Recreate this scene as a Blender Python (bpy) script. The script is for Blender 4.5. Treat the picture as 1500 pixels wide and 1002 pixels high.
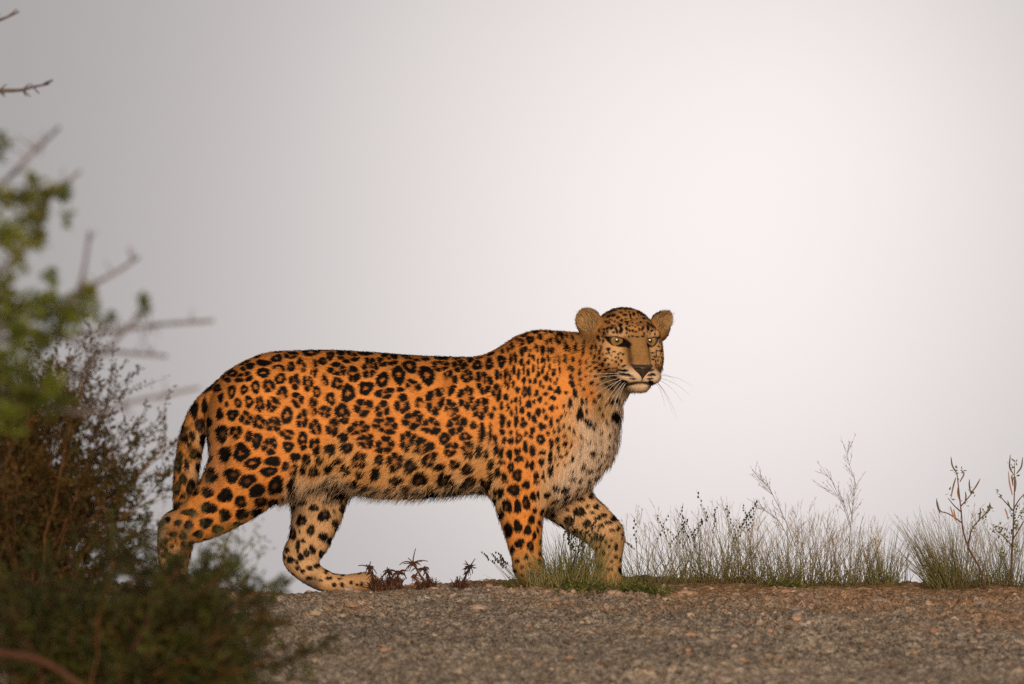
import bpy, math, random, time
import numpy as np
from mathutils import Vector
from mathutils.bvhtree import BVHTree

T0 = time.time()
for _o in list(bpy.data.objects):
    bpy.data.objects.remove(_o, do_unlink=True)
SC = bpy.context.scene
COL = SC.collection
random.seed(11)
RNG = np.random.default_rng(7)

# ------------------------------------------------------------------ camera
FPX = 7840.0                     # focal length, in pixels of a 1500 px wide picture
PITCH = math.atan(367 / FPX)
CAM = np.array([0.0, -14.0, 0.0])
FWD = np.array([0.0, math.cos(PITCH), math.sin(PITCH)])
UPV = np.array([0.0, -math.sin(PITCH), math.cos(PITCH)])
cd = bpy.data.cameras.new('camera')
cam = bpy.data.objects.new('camera', cd)
COL.objects.link(cam)
cam.location = CAM
cam.rotation_euler = (math.pi / 2 + PITCH, 0, 0)
cd.sensor_width = 36.0
cd.lens = 36.0 * FPX / 1500.0
cd.clip_start = 0.1
cd.clip_end = 6000
cd.dof.use_dof = True
cd.dof.focus_distance = 14.0
cd.dof.aperture_fstop = 4.2
SC.camera = cam

# ------------------------------------------------------------------ sky, sun, exposure
SUN_EL, SUN_AZ = math.radians(6.5), math.radians(5)   # azimuth from "behind the camera", negative = camera left
W = bpy.data.worlds.new('World')
SC.world = W
W.use_nodes = True
nt = W.node_tree
nt.nodes.clear()


def N(tree, kind, **kw):
    n = tree.nodes.new(kind)
    for k, v in kw.items():
        if k in n.inputs:
            n.inputs[k].default_value = v
        else:
            setattr(n, k, v)
    return n


def L(tree, a, b):
    tree.links.new(a, b)


out = N(nt, 'ShaderNodeOutputWorld')
sky = N(nt, 'ShaderNodeTexSky', sky_type='NISHITA')
sky.sun_disc = False
sky.sun_elevation = SUN_EL
sky.sun_rotation = math.radians(180) - SUN_AZ
sky.air_density = 1.0
sky.dust_density = 4.0
bg1 = N(nt, 'ShaderNodeBackground', Strength=0.05)
L(nt, sky.outputs[0], bg1.inputs[0])
# bright mist over the whole sky, thinner and brighter round one spot above the crest
tc = N(nt, 'ShaderNodeTexCoord')


def lobe(px, py, sigma_deg):
    d = FWD + np.array([1.0, 0, 0]) * (px - 750) / FPX + UPV * (501 - py) / FPX
    d = d / np.linalg.norm(d)
    sub = N(nt, 'ShaderNodeVectorMath', operation='DISTANCE')
    L(nt, tc.outputs['Generated'], sub.inputs[0])
    sub.inputs[1].default_value = d
    m = N(nt, 'ShaderNodeMath', operation='DIVIDE')
    L(nt, sub.outputs['Value'], m.inputs[0])
    m.inputs[1].default_value = math.radians(sigma_deg)
    sq = N(nt, 'ShaderNodeMath', operation='MULTIPLY')
    L(nt, m.outputs[0], sq.inputs[0]); L(nt, m.outputs[0], sq.inputs[1])
    ng = N(nt, 'ShaderNodeMath', operation='MULTIPLY')
    L(nt, sq.outputs[0], ng.inputs[0]); ng.inputs[1].default_value = -1
    ex = N(nt, 'ShaderNodeMath', operation='EXPONENT')
    L(nt, ng.outputs[0], ex.inputs[0])
    return ex.outputs[0]


def scaled(col, fac):
    v = N(nt, 'ShaderNodeVectorMath', operation='SCALE')
    v.inputs[0].default_value = col
    L(nt, fac, v.inputs['Scale'])
    return v.outputs[0]


def vadd(a, b):
    v = N(nt, 'ShaderNodeVectorMath', operation='ADD')
    L(nt, a, v.inputs[0]); L(nt, b, v.inputs[1])
    return v.outputs[0]


base = N(nt, 'ShaderNodeRGB')
base.outputs[0].default_value = (0.35, 0.335, 0.333, 1)
cl = N(nt, 'ShaderNodeTexNoise', Scale=9.0, Detail=2.0, Roughness=0.4)
L(nt, tc.outputs['Generated'], cl.inputs['Vector'])
clm = N(nt, 'ShaderNodeMapRange')
clm.inputs['From Min'].default_value = 0.3; clm.inputs['From Max'].default_value = 0.7
clm.inputs['To Min'].default_value = 0.97; clm.inputs['To Max'].default_value = 1.03
L(nt, cl.outputs['Fac'], clm.inputs['Value'])
mist = vadd(base.outputs[0], scaled((0.64, 0.585, 0.578), lobe(1065, 330, 5.3)))
mist2 = N(nt, 'ShaderNodeVectorMath', operation='SCALE')
L(nt, mist, mist2.inputs[0]); L(nt, clm.outputs[0], mist2.inputs['Scale'])
bg2 = N(nt, 'ShaderNodeBackground', Strength=1.0)
L(nt, mist2.outputs[0], bg2.inputs[0])
mixs = N(nt, 'ShaderNodeMixShader', Fac=0.97)
L(nt, bg1.outputs[0], mixs.inputs[1]); L(nt, bg2.outputs[0], mixs.inputs[2])
L(nt, mixs.outputs[0], out.inputs[0])

sl = bpy.data.lights.new('sun', 'SUN')
sl.energy = 3.5
sl.angle = math.radians(26)
sl.color = (1.0, 0.80, 0.60)
sun = bpy.data.objects.new('sun', sl)
COL.objects.link(sun)
_sd = Vector((math.sin(SUN_AZ) * math.cos(SUN_EL), -math.cos(SUN_AZ) * math.cos(SUN_EL), math.sin(SUN_EL)))
sun.rotation_euler = _sd.to_track_quat('Z', 'Y').to_euler()
sun.location = (-6, -16, 6)

SC.view_settings.view_transform = 'Standard'
SC.view_settings.look = 'None'
SC.view_settings.exposure = 0.0
SC.view_settings.gamma = 1.0
SC.view_settings.use_curve_mapping = False
SC.render.engine = 'CYCLES'
SC.cycles.use_denoising = False
SC.cycles.sample_clamp_indirect = 1.2
SC.cycles.max_bounces = 6
SC.cycles.diffuse_bounces = 3
SC.cycles.transparent_max_bounces = 8
SC.cycles_curves.shape = 'RIBBONS'


# ------------------------------------------------------------------ helpers
def P(px, py, Y):
    """A point of the place: the sight line through photo pixel (px, py) cut at depth Y."""
    d = FWD + np.array([1.0, 0, 0]) * (px - 750) / FPX + UPV * (501 - py) / FPX
    return CAM + d * ((Y - CAM[1]) / d[1])


def to_px(p):
    d = p - CAM
    w = d @ FWD
    return 750 + FPX * d[:, 0] / w, 501 - FPX * (d @ UPV) / w


def _hash(ix, iy, iz, s):
    h = (ix * 374761393 + iy * 668265263 + iz * 2147483647 + s * 974634777) & 0xFFFFFFFF
    h = ((h ^ (h >> 13)) * 1274126177) & 0xFFFFFFFF
    h = ((h ^ (h >> 16)) * 2246822519) & 0xFFFFFFFF
    return ((h ^ (h >> 15)) & 0xFFFFFF) / float(0xFFFFFF)


def vnoise(p, f=1.0, s=0):
    """smooth value noise in -1..1 at the points p (n,3)"""
    q = np.asarray(p, dtype=np.float64) * f
    i = np.floor(q).astype(np.int64)
    t = q - i
    t = t * t * (3 - 2 * t)
    r = 0
    for a in (0, 1):
        wx = t[:, 0] if a else 1 - t[:, 0]
        for b in (0, 1):
            wy = t[:, 1] if b else 1 - t[:, 1]
            for c in (0, 1):
                wz = t[:, 2] if c else 1 - t[:, 2]
                r = r + wx * wy * wz * _hash(i[:, 0] + a, i[:, 1] + b, i[:, 2] + c, s)
    return r * 2 - 1


def worley2(p, f, s=0):
    """distance to the nearest scattered point, plus that point's random number; p (n,2)"""
    q = np.asarray(p) * f
    i = np.floor(q).astype(np.int64)
    best = np.full(len(q), 9.0)
    rid = np.zeros(len(q))
    z = np.zeros(len(q), np.int64)
    for a in (-1, 0, 1):
        for b in (-1, 0, 1):
            cx, cy = i[:, 0] + a, i[:, 1] + b
            d = np.hypot(cx + _hash(cx, cy, z, s) - q[:, 0], cy + _hash(cx, cy, z, s + 1) - q[:, 1])
            r = _hash(cx, cy, z, s + 2)
            m = d < best
            best[m] = d[m]
            rid[m] = r[m]
    return best, rid


def sstep(a, b, x):
    t = np.clip((x - a) / (b - a), 0, 1)
    return t * t * (3 - 2 * t)


def tag(o, label=None, cat=None, group=None, kind=None):
    if label: o['label'] = label
    if cat: o['category'] = cat
    if group: o['group'] = group
    if kind: o['kind'] = kind
    return o


def empty(name, loc, label=None, cat=None, group=None):
    o = bpy.data.objects.new(name, None)
    o.empty_display_size = 0.05
    COL.objects.link(o)
    o.location = loc
    return tag(o, label, cat, group)


def mesh_obj(name, verts, faces, mat, parent=None, cols=None, smooth=True, loc=None):
    """verts are world positions; loc (or the parent's place) becomes the origin"""
    org = np.zeros(3)
    if parent is not None:
        org = np.array(parent.location)
    elif loc is not None:
        org = np.array(loc)
    verts = np.asarray(verts, dtype=np.float64) - org
    me = bpy.data.meshes.new(name)
    if isinstance(faces, np.ndarray):
        nv, nf, k = len(verts), len(faces), faces.shape[1]
        me.vertices.add(nv)
        me.vertices.foreach_set('co', verts.ravel())
        me.loops.add(nf * k)
        me.loops.foreach_set('vertex_index', faces.ravel().astype(np.int32))
        me.polygons.add(nf)
        me.polygons.foreach_set('loop_start', np.arange(0, nf * k, k, dtype=np.int32))
        me.update(calc_edges=True)
        me.validate()
    else:
        me.from_pydata([tuple(v) for v in verts], [], faces)
    if smooth:
        me.polygons.foreach_set('use_smooth', np.ones(len(me.polygons), dtype=bool))
    if cols is not None:
        a = me.color_attributes.new('Col', 'FLOAT_COLOR', 'POINT')
        c = np.ones((len(verts), 4))
        c[:, :3] = cols
        a.data.foreach_set('color', c.ravel().astype(np.float32))
    me.update()
    if mat: me.materials.append(mat)
    o = bpy.data.objects.new(name, me)
    COL.objects.link(o)
    if parent is not None:
        o.parent = parent
    elif loc is not None:
        o.location = loc
    return o


def new_mat(name):
    m = bpy.data.materials.new(name)
    m.use_nodes = True
    m.node_tree.nodes.clear()
    return m, m.node_tree


def plant_material(name, rough=0.6, trans=0.25, var=0.25, scale=60.0):
    """colour of the plant itself from its vertices, varied by noise, thin enough to let light through"""
    m, t = new_mat(name)
    o = N(t, 'ShaderNodeOutputMaterial')
    at = N(t, 'ShaderNodeAttribute', attribute_name='Col')
    ns = N(t, 'ShaderNodeTexNoise', Scale=scale, Detail=2.0)
    g = N(t, 'ShaderNodeNewGeometry')
    L(t, g.outputs['Position'], ns.inputs['Vector'])
    mr = N(t, 'ShaderNodeMapRange')
    mr.inputs['From Min'].default_value = 0.25; mr.inputs['From Max'].default_value = 0.75
    mr.inputs['To Min'].default_value = 1 - var; mr.inputs['To Max'].default_value = 1 + var
    L(t, ns.outputs['Fac'], mr.inputs['Value'])
    sc = N(t, 'ShaderNodeVectorMath', operation='SCALE')
    L(t, at.outputs['Color'], sc.inputs[0]); L(t, mr.outputs[0], sc.inputs['Scale'])
    b = N(t, 'ShaderNodeBsdfPrincipled', Roughness=rough)
    b.inputs['Specular IOR Level'].default_value = 0.25
    L(t, sc.outputs[0], b.inputs['Base Color'])
    if trans > 0:
        tr = N(t, 'ShaderNodeBsdfTranslucent')
        L(t, sc.outputs[0], tr.inputs['Color'])
        mx = N(t, 'ShaderNodeMixShader', Fac=trans)
        L(t, b.outputs[0], mx.inputs[1]); L(t, tr.outputs[0], mx.inputs[2])
        L(t, mx.outputs[0], o.inputs[0])
    else:
        L(t, b.outputs[0], o.inputs[0])
    return m
# ------------------------------------------------------------------ the leopard: shape
S = 560.0                        # photo pixels per metre at the leopard


def smin(a, b, k):
    h = np.maximum(k - np.abs(a - b), 0) / k
    return np.minimum(a, b) - h * h * k * 0.25


def smax(a, b, k):
    return -smin(-a, -b, k)


def catmull(pts, n):
    pts = np.asarray(pts, float)
    q = np.vstack([2 * pts[0] - pts[1], pts, 2 * pts[-1] - pts[-2]])
    res = []
    for i in range(1, len(q) - 2):
        for j in range(n):
            t = j / n
            res.append(0.5 * ((2 * q[i]) + (-q[i - 1] + q[i + 1]) * t + (2 * q[i - 1] - 5 * q[i] + 4 * q[i + 1] - q[i + 2]) * t * t
                              + (-q[i - 1] + 3 * q[i] - 3 * q[i + 1] + q[i + 2]) * t ** 3))
    res.append(pts[-1])
    return np.array(res)


def chain_pts(rows, n=4):
    """rows (px, py, depth, radius px) -> smooth path of centres and radii in metres"""
    a = np.array([[*P(r[0], r[1], r[2]), r[3] / S] for r in rows])
    return catmull(a, n)


# head frame: turned to the camera, a little to the animal's front, chin slightly down
HYAW, HPITCH, HROLL = math.radians(15), math.radians(7), math.radians(0)
HC = P(916, 508, -0.05)
_f = np.array([math.sin(HYAW) * math.cos(HPITCH), -math.cos(HYAW) * math.cos(HPITCH), -math.sin(HPITCH)])
_r = np.array([math.cos(HYAW), math.sin(HYAW), 0.0])
_u = np.cross(_r, -_f); _u = _u if _u[2] > 0 else -_u
HM = np.array([_r, _f, _u])      # world -> local rows


def hl(p):
    return ((p - HC) @ HM.T) * S   # local pixels (right, forward, up)


def hw(q):
    return HC + (np.asarray(q, float) / S) @ HM


TORSO = np.array([
    # px    top  bottom  half-width
    [305, 590, 632, .045], [316, 569, 668, .075], [333, 546, 694, .098], [360, 533, 708, .116], [400, 520, 707, .127],
    [450, 514, 702, .132], [500, 514, 708, .139], [550, 517, 718, .146], [600, 521, 720, .149], [650, 523, 716, .149],
    [700, 524, 713, .146], [730, 522, 714, .142], [752, 508, 718, .137], [775, 497, 726, .131], [796, 494, 730, .125], [815, 498, 728, .119],
    [833, 504, 720, .112], [850, 510, 706, .102], [868, 530, 690, .085], [884, 560, 665, .06]])

CHAINS = [  # (k, y-squash, rows)
    # neck, throat and chest
    (.05, .80, [(770, 568, 0, 62), (815, 558, 0, 57), (855, 542, -.02, 48), (890, 528, -.03, 43)]),
    (.085, .95, [(790, 640, 0, 76), (825, 628, 0, 65), (850, 606, -.01, 46), (864, 580, -.025, 36), (884, 553, -.035, 29)]),
    (.04, .80, [(815, 676, 0, 49), (838, 661, 0, 41), (856, 638, 0, 37), (868, 612, -.01, 30)]),
    # near thigh and lower hind leg, stretched back
    (.045, .62, [(400, 590, -.055, 62), (392, 640, -.068, 80), (365, 690, -.078, 60), (328, 733, -.085, 43), (288, 763, -.088, 31),
                 (259, 774, -.09, 22)]),
    (.015, .9, [(259, 771, -.09, 22), (252, 780, -.09, 19), (248, 800, -.09, 17), (250, 825, -.09, 16), (260, 848, -.09, 15)]),
    (.012, 1.1, [(258, 852, -.09, 15), (275, 857, -.092, 14), (296, 860, -.092, 11)]),
    # far hind leg, swung forward
    (.045, .62, [(450, 630, .05, 70), (462, 690, .065, 52), (466, 735, .075, 40), (460, 768, .08, 33), (452, 794, .082, 29),
                 (441, 815, .083, 23)]),
    (.014, .8, [(438, 812, .083, 21), (437, 822, .083, 19), (452, 838, .083, 17.5), (475, 851, .083, 16), (500, 858, .083, 12)]),
    (.014, 1.15, [(492, 856, .083, 12), (518, 855, .083, 14), (537, 854, .082, 15.5), (550, 858, .082, 10.5)]),
    # near shoulder blade, upper arm and foreleg
    (.05, .55, [(790, 538, -.045, 36), (782, 576, -.07, 56), (777, 620, -.082, 58), (768, 668, -.088, 50), (763, 705, -.09, 40)]),
    (.02, .72, [(762, 700, -.09, 40), (762, 735, -.09, 34.5), (766, 775, -.09, 27.5), (770, 805, -.09, 23), (775, 830, -.09, 21)]),
    (.014, 1.0, [(775, 832, -.09, 21), (783, 848, -.092, 19), (795, 856, -.094, 16), (806, 860, -.094, 11)]),
    # far foreleg, bent at the wrist
    (.045, .62, [(800, 640, .05, 55), (805, 690, .075, 46), (824, 726, .082, 37), (847, 749, .085, 32.5), (872, 769, .085, 29.5),
                 (887, 784, .085, 24.5)]),
    (.014, .85, [(888, 783, .085, 24), (892, 799, .085, 21), (891, 820, .085, 19.5), (891, 842, .085, 19)]),
    (.012, 1.0, [(891, 845, .085, 18), (899, 856, .083, 15), (908, 861, .08, 10)]),
    # tail
    (.018, 1.0, [(344, 566, 0, 20), (321, 577, 0, 17), (300, 599, 0, 17.5), (285, 630, 0, 18), (276, 670, 0, 17.5), (272, 705, 0, 17.5),
                 (272, 740, .005, 17), (270, 775, .01, 16), (266, 806, .015, 14), (263, 828, .018, 12), (262, 844, .02, 8)]),
]
# toes: short lobes at the front of each paw
for (tx, ty, tY, dx) in ((296, 862, -.092, 9), (549, 860, .082, 7), (804, 861, -.094, 8), (906, 862, .08, 7)):
    for k in (-1.5, -.5, .5, 1.5):
        CHAINS.append((.006, 1.0, [(tx - 10, ty - 4, tY + k * .014, 7.5), (tx + dx * .3 - abs(k) * 2, ty - 1.5, tY + k * .017, 7.2),
                                   (tx + dx - abs(k) * 3, ty + .5, tY + k * .018, 5.5)]))

HEAD = [  # (op, k px, centre right/forward/up, radii, tilt about forward)
    ('+', 14, (0, -8, 10), (47, 54, 46.5)),
    ('+', 16, (-31, 8, -8), (22, 34, 30)), ('+', 16, (31, 8, -8), (22, 34, 30)),
    ('+', 16, (-26, 0, -32), (24, 32, 24)), ('+', 16, (26, 0, -32), (24, 32, 24)),
    ('+', 14, (0, 38, 16), (27, 18, 20)),
    ('+', 9, (-24, 34, 21), (18, 14, 8), -6), ('+', 9, (24, 34, 21), (18, 14, 8), 6),
    ('+', 10, (-24, 38, -4), (18, 12, 6), 8), ('+', 10, (24, 38, -4), (18, 12, 6), -8),
    ('+', 12, (-14, 46, -18), (19, 24, 20)), ('+', 12, (14, 46, -18), (19, 24, 20)),
    ('+', 12, (0, 60, -35), (27, 34, 17)),
    ('+', 10, (-28, 32, -18), (18, 18, 15)), ('+', 10, (28, 32, -18), (18, 18, 15)),
    ('bridge', 9, (0, 42, 18), (0, 79, -20), 17, 14.5),
    ('+', 7, (-14.5, 73, -37), (18.5, 20, 12.5)), ('+', 7, (14.5, 73, -37), (18.5, 20, 12.5)),
    ('+', 5, (0, 68, -51), (18, 19, 9.5)),
    ('-', 3, (-25.5, 52, 11), (11.6, 16, 3.7), 13), ('-', 3, (25.5, 52, 11), (11.6, 16, 3.7), -13),
]
EYES = [(-25.0, 38.0, 12.3), (25.0, 38.0, 12.3)]
EYE_R = 11.5
EARS = []
for sx in (-1, 1):
    c = np.array([-53.0, -12, 34.0]) if sx < 0 else np.array([59.0, -12, 36.0])
    nrm = np.array([sx * .45, .88, .10]) if sx < 0 else np.array([.30, .93, .05])
    nrm /= np.linalg.norm(nrm)
    up = np.array([sx * .50, -.15, .85]) if sx < 0 else np.array([.72, -.15, .70]); up = up - nrm * (up @ nrm); up /= np.linalg.norm(up)
    rt = np.cross(nrm, up)
    EARS.append((c, np.array([rt, nrm, up]), sx))


def ell(q, c, r, tilt=0.0):
    d = q - np.array(c, float)
    if tilt:
        a = math.radians(tilt)
        d = np.stack([d[..., 0] * math.cos(a) + d[..., 2] * math.sin(a), d[..., 1], -d[..., 0] * math.sin(a) + d[..., 2] * math.cos(a)], -1)
    k = d / np.array(r, float)
    k0 = np.sqrt((k * k).sum(-1)) + 1e-9
    k1 = np.sqrt(((d / (np.array(r, float) ** 2)) ** 2).sum(-1)) + 1e-9
    return k0 * (k0 - 1) / k1


def axis(edges, step_list):
    """axis made of stretches with their own step"""
    xs = [edges[0]]
    for e, st in zip(edges[1:], step_list):
        n = max(1, int(round((e - xs[-1]) / st)))
        xs += list(np.linspace(xs[-1], e, n + 1)[1:])
    return np.array(xs)


def build_body():
    hx0, hx1 = P(838, 500, 0)[0], P(995, 500, 0)[0]
    hz0, hz1 = P(900, 590, 0)[2], P(900, 440, 0)[2]
    gx = axis([P(222, 700, 0)[0], hx0, hx1], [.0046, .0026])
    gy = axis([-.26, -.02, .19], [.0033, .0046])
    gz = axis([-.012, hz0, hz1], [.0046, .0026])
    D = np.full((len(gx), len(gy), len(gz)), 0.5, np.float32)

    def sub(lo, hi):
        s = []
        for g, a, b in zip((gx, gy, gz), lo, hi):
            s.append(slice(max(0, np.searchsorted(g, a) - 1), min(len(g), np.searchsorted(g, b) + 1)))
        X, Y, Z = np.meshgrid(gx[s[0]], gy[s[1]], gz[s[2]], indexing='ij')
        return tuple(s), X, Y, Z

    # trunk, swept along the measured back and belly lines
    tx = np.array([P(r[0], 600, 0)[0] for r in TORSO])
    tt = np.array([P(600, r[1], 0)[2] for r in TORSO])
    tb = np.array([P(600, r[2], 0)[2] for r in TORSO])
    fine = catmull(np.stack([tx, tt, tb, TORSO[:, 3]], 1), 6)
    s, X, Y, Z = sub((tx[0] - .06, -.2, -.0), (tx[-1] + .06, .2, .76))
    xx = gx[s[0]]
    xi = np.clip(xx, tx[0], tx[-1])
    top = np.interp(xi, fine[:, 0], fine[:, 1])[:, None, None]
    bot = np.interp(xi, fine[:, 0], fine[:, 2])[:, None, None]
    a = np.interp(xi, fine[:, 0], fine[:, 3])[:, None, None]
    zc, b = (top + bot) / 2, (top - bot) / 2
    v = (Z - zc) / b
    # widest a little below the middle, narrower towards the spine
    aw = a * (1 - .16 * np.clip(v, 0, 1) ** 2 + .0 * v)
    ex = np.where(v < 0, 2.25 + 1.1 * np.clip(-v * 1.6, 0, 1), 2.25)      # fuller, steeper lower flank
    rr = (np.abs(Y / aw) ** ex + np.abs(v) ** ex) ** (1 / ex)
    d = (rr - 1) * np.minimum(aw, b)
    over = np.abs(xx - xi)[:, None, None]
    d = np.where(over > 0, np.sqrt(np.maximum(d, 0) ** 2 + over ** 2) + np.minimum(d, 0) * 0, d)
    D[s] = np.minimum(D[s], d)

    for k, sq, rows in CHAINS:
        c = chain_pts(rows)
        lo = (c[:, :3] - c[:, 3:4] * max(1, sq)).min(0) - k - .012
        hi = (c[:, :3] + c[:, 3:4] * max(1, sq)).max(0) + k + .012
        s, X, Y, Z = sub(lo, hi)
        Q = np.stack([X, Y / sq, Z], -1).astype(np.float32)
        best = np.full(X.shape, 9.0, np.float32)
        for i in range(len(c) - 1):
            A, B = c[i, :3].copy(), c[i + 1, :3].copy()
            A[1] /= sq; B[1] /= sq
            A = A.astype(np.float32); B = B.astype(np.float32)
            ab = B - A
            h = np.clip(((Q - A) @ ab) / max(ab @ ab, 1e-9), 0, 1)
            dd = Q - A - h[..., None] * ab
            best = np.minimum(best, np.sqrt((dd * dd).sum(-1)) - (c[i, 3] + (c[i + 1, 3] - c[i, 3]) * h))
        D[s] = smin(D[s], best * min(1, sq), k)

    # head
    s, X, Y, Z = sub(HC - .2, HC + .2)
    Q = (((np.stack([X, Y, Z], -1) - HC) @ HM.T) * S)
    d = D[s] * S
    for h in HEAD:
        if h[0] == '+':
            d = smin(d, ell(Q, h[2], h[3], h[4] if len(h) > 4 else 0), h[1])
        elif h[0] == 'bridge':      # broad flat-topped ridge from brow to nose
            A, B = np.array(h[2], float), np.array(h[3], float)
            ab = B - A
            t = np.clip(((Q - A) @ ab) / (ab @ ab), 0, 1)
            w = Q - A - t[..., None] * ab
            rad = (np.abs(w) ** 2.8).sum(-1) ** (1 / 2.8)
            d = smin(d, rad - (h[4] + (h[5] - h[4]) * t), h[1])
        else:
            d = smax(d, -ell(Q, h[2], h[3], h[4] if len(h) > 4 else 0), h[1])
    for c, M, sx in EARS:
        q = (Q - c) @ M.T
        taper = 1 if sx < 0 else 1 - .42 * np.clip(q[..., 2:3] / 24, -.3, 1)     # the far ear is laid back and narrows to a tip
        q = np.concatenate([q[..., :1] / taper, q[..., 1:]], -1) / (1 if sx < 0 else .88)
        e = ell(q, (0, 0, -1), (19, 9, 22))
        cut = ell(q, (0, 8.5, .5), (15.2, 8.5, 17.8))
        e = smax(e, -cut, 3)
        base = ell(Q, c + np.array([-sx * 10, -2, -16]), (17, 14, 15))
        base = smax(base, -ell(q, (0, 10, 1), (13, 11, 16)), 3)
        e = smin(e, base, 8)
        d = smin(d, e, 7)
    D[s] = d / S

    # surface nets
    nx, ny, nz = D.shape
    ins = D < 0
    cnt = np.zeros((nx - 1, ny - 1, nz - 1), np.uint8)
    for a in (0, 1):
        for b in (0, 1):
            for c in (0, 1):
                cnt += ins[a:nx - 1 + a, b:ny - 1 + b, c:nz - 1 + c]
    act = (cnt > 0) & (cnt < 8)
    ai, aj, ak = np.nonzero(act)
    idx = np.full(act.shape, -1, np.int64)
    idx[ai, aj, ak] = np.arange(len(ai))
    acc = np.zeros((len(ai), 3)); num = np.zeros(len(ai))
    corners = [(a, b, c) for a in (0, 1) for b in (0, 1) for c in (0, 1)]
    val = {o: D[ai + o[0], aj + o[1], ak + o[2]].astype(float) for o in corners}
    pos = {o: np.stack([gx[ai + o[0]], gy[aj + o[1]], gz[ak + o[2]]], 1) for o in corners}
    for o in corners:
        for ax in range(3):
            if o[ax] == 0:
                o2 = tuple(1 if i == ax else o[i] for i in range(3))
                v0, v1 = val[o], val[o2]
                m = (v0 < 0) != (v1 < 0)
                t = np.where(m, v0 / np.where(m, v0 - v1, 1), 0)
                acc[m] += (pos[o] + (pos[o2] - pos[o]) * t[:, None])[m]
                num[m] += 1
    V = acc / num[:, None]
    F = []
    for ax in range(3):
        sl0 = [slice(1, -1)] * 3; sl1 = [slice(1, -1)] * 3
        sl0[ax] = slice(0, D.shape[ax] - 1); sl1[ax] = slice(1, D.shape[ax])
        A, B = ins[tuple(sl0)], ins[tuple(sl1)]
        ii = np.argwhere(A != B)
        off = np.array([1, 1, 1]); off[ax] = 0
        ii = ii + off
        flip = A[tuple((ii - off).T)]
        o1, o2 = [(1, 2), (2, 0), (0, 1)][ax]
        e1 = np.zeros(3, int); e1[o1] = 1
        e2 = np.zeros(3, int); e2[o2] = 1
        q = np.stack([idx[tuple((ii - e1 - e2).T)], idx[tuple((ii - e2).T)], idx[tuple(ii.T)], idx[tuple((ii - e1).T)]], 1)
        q[~flip] = q[~flip][:, ::-1]
        F.append(q)
    F = np.vstack(F)
    F = F[(F >= 0).all(1)]
    # one light smoothing pass
    for _ in range(2):
        sm = np.zeros_like(V); n = np.zeros(len(V))
        for i in range(4):
            np.add.at(sm, F[:, i], V[F[:, (i + 1) % 4]]); np.add.at(n, F[:, i], 1)
            np.add.at(sm, F[:, i], V[F[:, (i - 1) % 4]]); np.add.at(n, F[:, i], 1)
        V = V * .5 + .5 * sm / np.maximum(n, 1)[:, None]
    return V, F


BV, BF = build_body()
# keep the largest connected piece only
par = np.arange(len(BV))
for _ in range(400):
    p2 = par.copy()
    for i in range(4):
        np.minimum.at(p2, BF[:, i], par[BF[:, (i + 1) % 4]])
        np.minimum.at(p2, BF[:, i], par[BF[:, (i - 1) % 4]])
    p2 = p2[p2]; p2 = p2[p2]
    if (p2 == par).all(): break
    par = p2
lab, cntl = np.unique(par, return_counts=True)
keep = par == lab[cntl.argmax()]
if not keep.all():
    remap = np.cumsum(keep) - 1
    BF = remap[BF[keep[BF].all(1)]]
    BV = BV[keep]


def mesh_normals():
    fn = np.cross(BV[BF[:, 2]] - BV[BF[:, 0]], BV[BF[:, 3]] - BV[BF[:, 1]])
    n = np.zeros_like(BV)
    for i in range(4):
        np.add.at(n, BF[:, i], fn)
    return n / (np.linalg.norm(n, axis=1)[:, None] + 1e-12)


BN = mesh_normals()
# muscles, bones and skin folds, the same on both flanks: (path in the side view, width px, height mm)
FORMS = [([(742, 525), (724, 575), (716, 630), (720, 690)], 11, -9), ([(806, 515), (818, 560), (824, 600), (812, 645)], 9, -8),
         ([(792, 498), (783, 550), (774, 600)], 15, 5), ([(482, 705), (458, 665), (446, 610), (452, 565)], 13, -8),
         ([(372, 556), (380, 566)], 20, 5), ([(432, 690), (420, 712)], 20, 6), ([(604, 575), (592, 675)], 9, -2.2), ([(640, 570), (630, 680)], 9, -2.2),
         ([(676, 565), (668, 680)], 9, -2.2), ([(567, 585), (555, 675)], 9, -1.6), ([(746, 665), (742, 695)], 17, 6), ([(771, 690), (777, 750)], 6, -4),
         ([(338, 620), (326, 690), (302, 742)], 8, -5), ([(395, 610), (368, 660), (330, 715)], 18, 4), ([(835, 590), (808, 650), (790, 690)], 9, -5),
         ([(850, 505), (838, 560)], 10, -4), ([(250, 760), (300, 758), (340, 728)], 5, -2.5), ([(446, 770), (440, 800)], 5, -3), ([(500, 700), (600, 712), (690, 706)], 10, 4)]
_px, _py = to_px(BV)
_side = sstep(.25, .6, np.abs(BN[:, 1])) * (hl(BV)[:, 1] < 5)
_disp = np.zeros(len(BV))
for path, wd, amp in FORMS:
    q = catmull(np.array(path, float), 6) if len(path) > 2 else np.array([np.array(path[0]) * (1 - t) + np.array(path[1]) * t for t in np.linspace(0, 1, 6)])
    d2 = np.full(len(BV), 1e9)
    for i in range(len(q) - 1):
        ab = q[i + 1] - q[i]
        h = np.clip(((_px - q[i, 0]) * ab[0] + (_py - q[i, 1]) * ab[1]) / (ab @ ab), 0, 1)
        d2 = np.minimum(d2, (_px - q[i, 0] - h * ab[0]) ** 2 + (_py - q[i, 1] - h * ab[1]) ** 2)
    _disp += amp / 1000 * np.exp(-d2 / (wd * wd))
_disp += .0016 * vnoise(BV, 14, 91)
BV = BV + BN * (_disp * _side)[:, None]
BN = mesh_normals()
print('body', len(BV), len(BF), round(time.time() - T0, 1))
BVH = BVHTree.FromPolygons([tuple(v) for v in BV], [tuple(int(i) for i in f) for f in BF])
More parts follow.
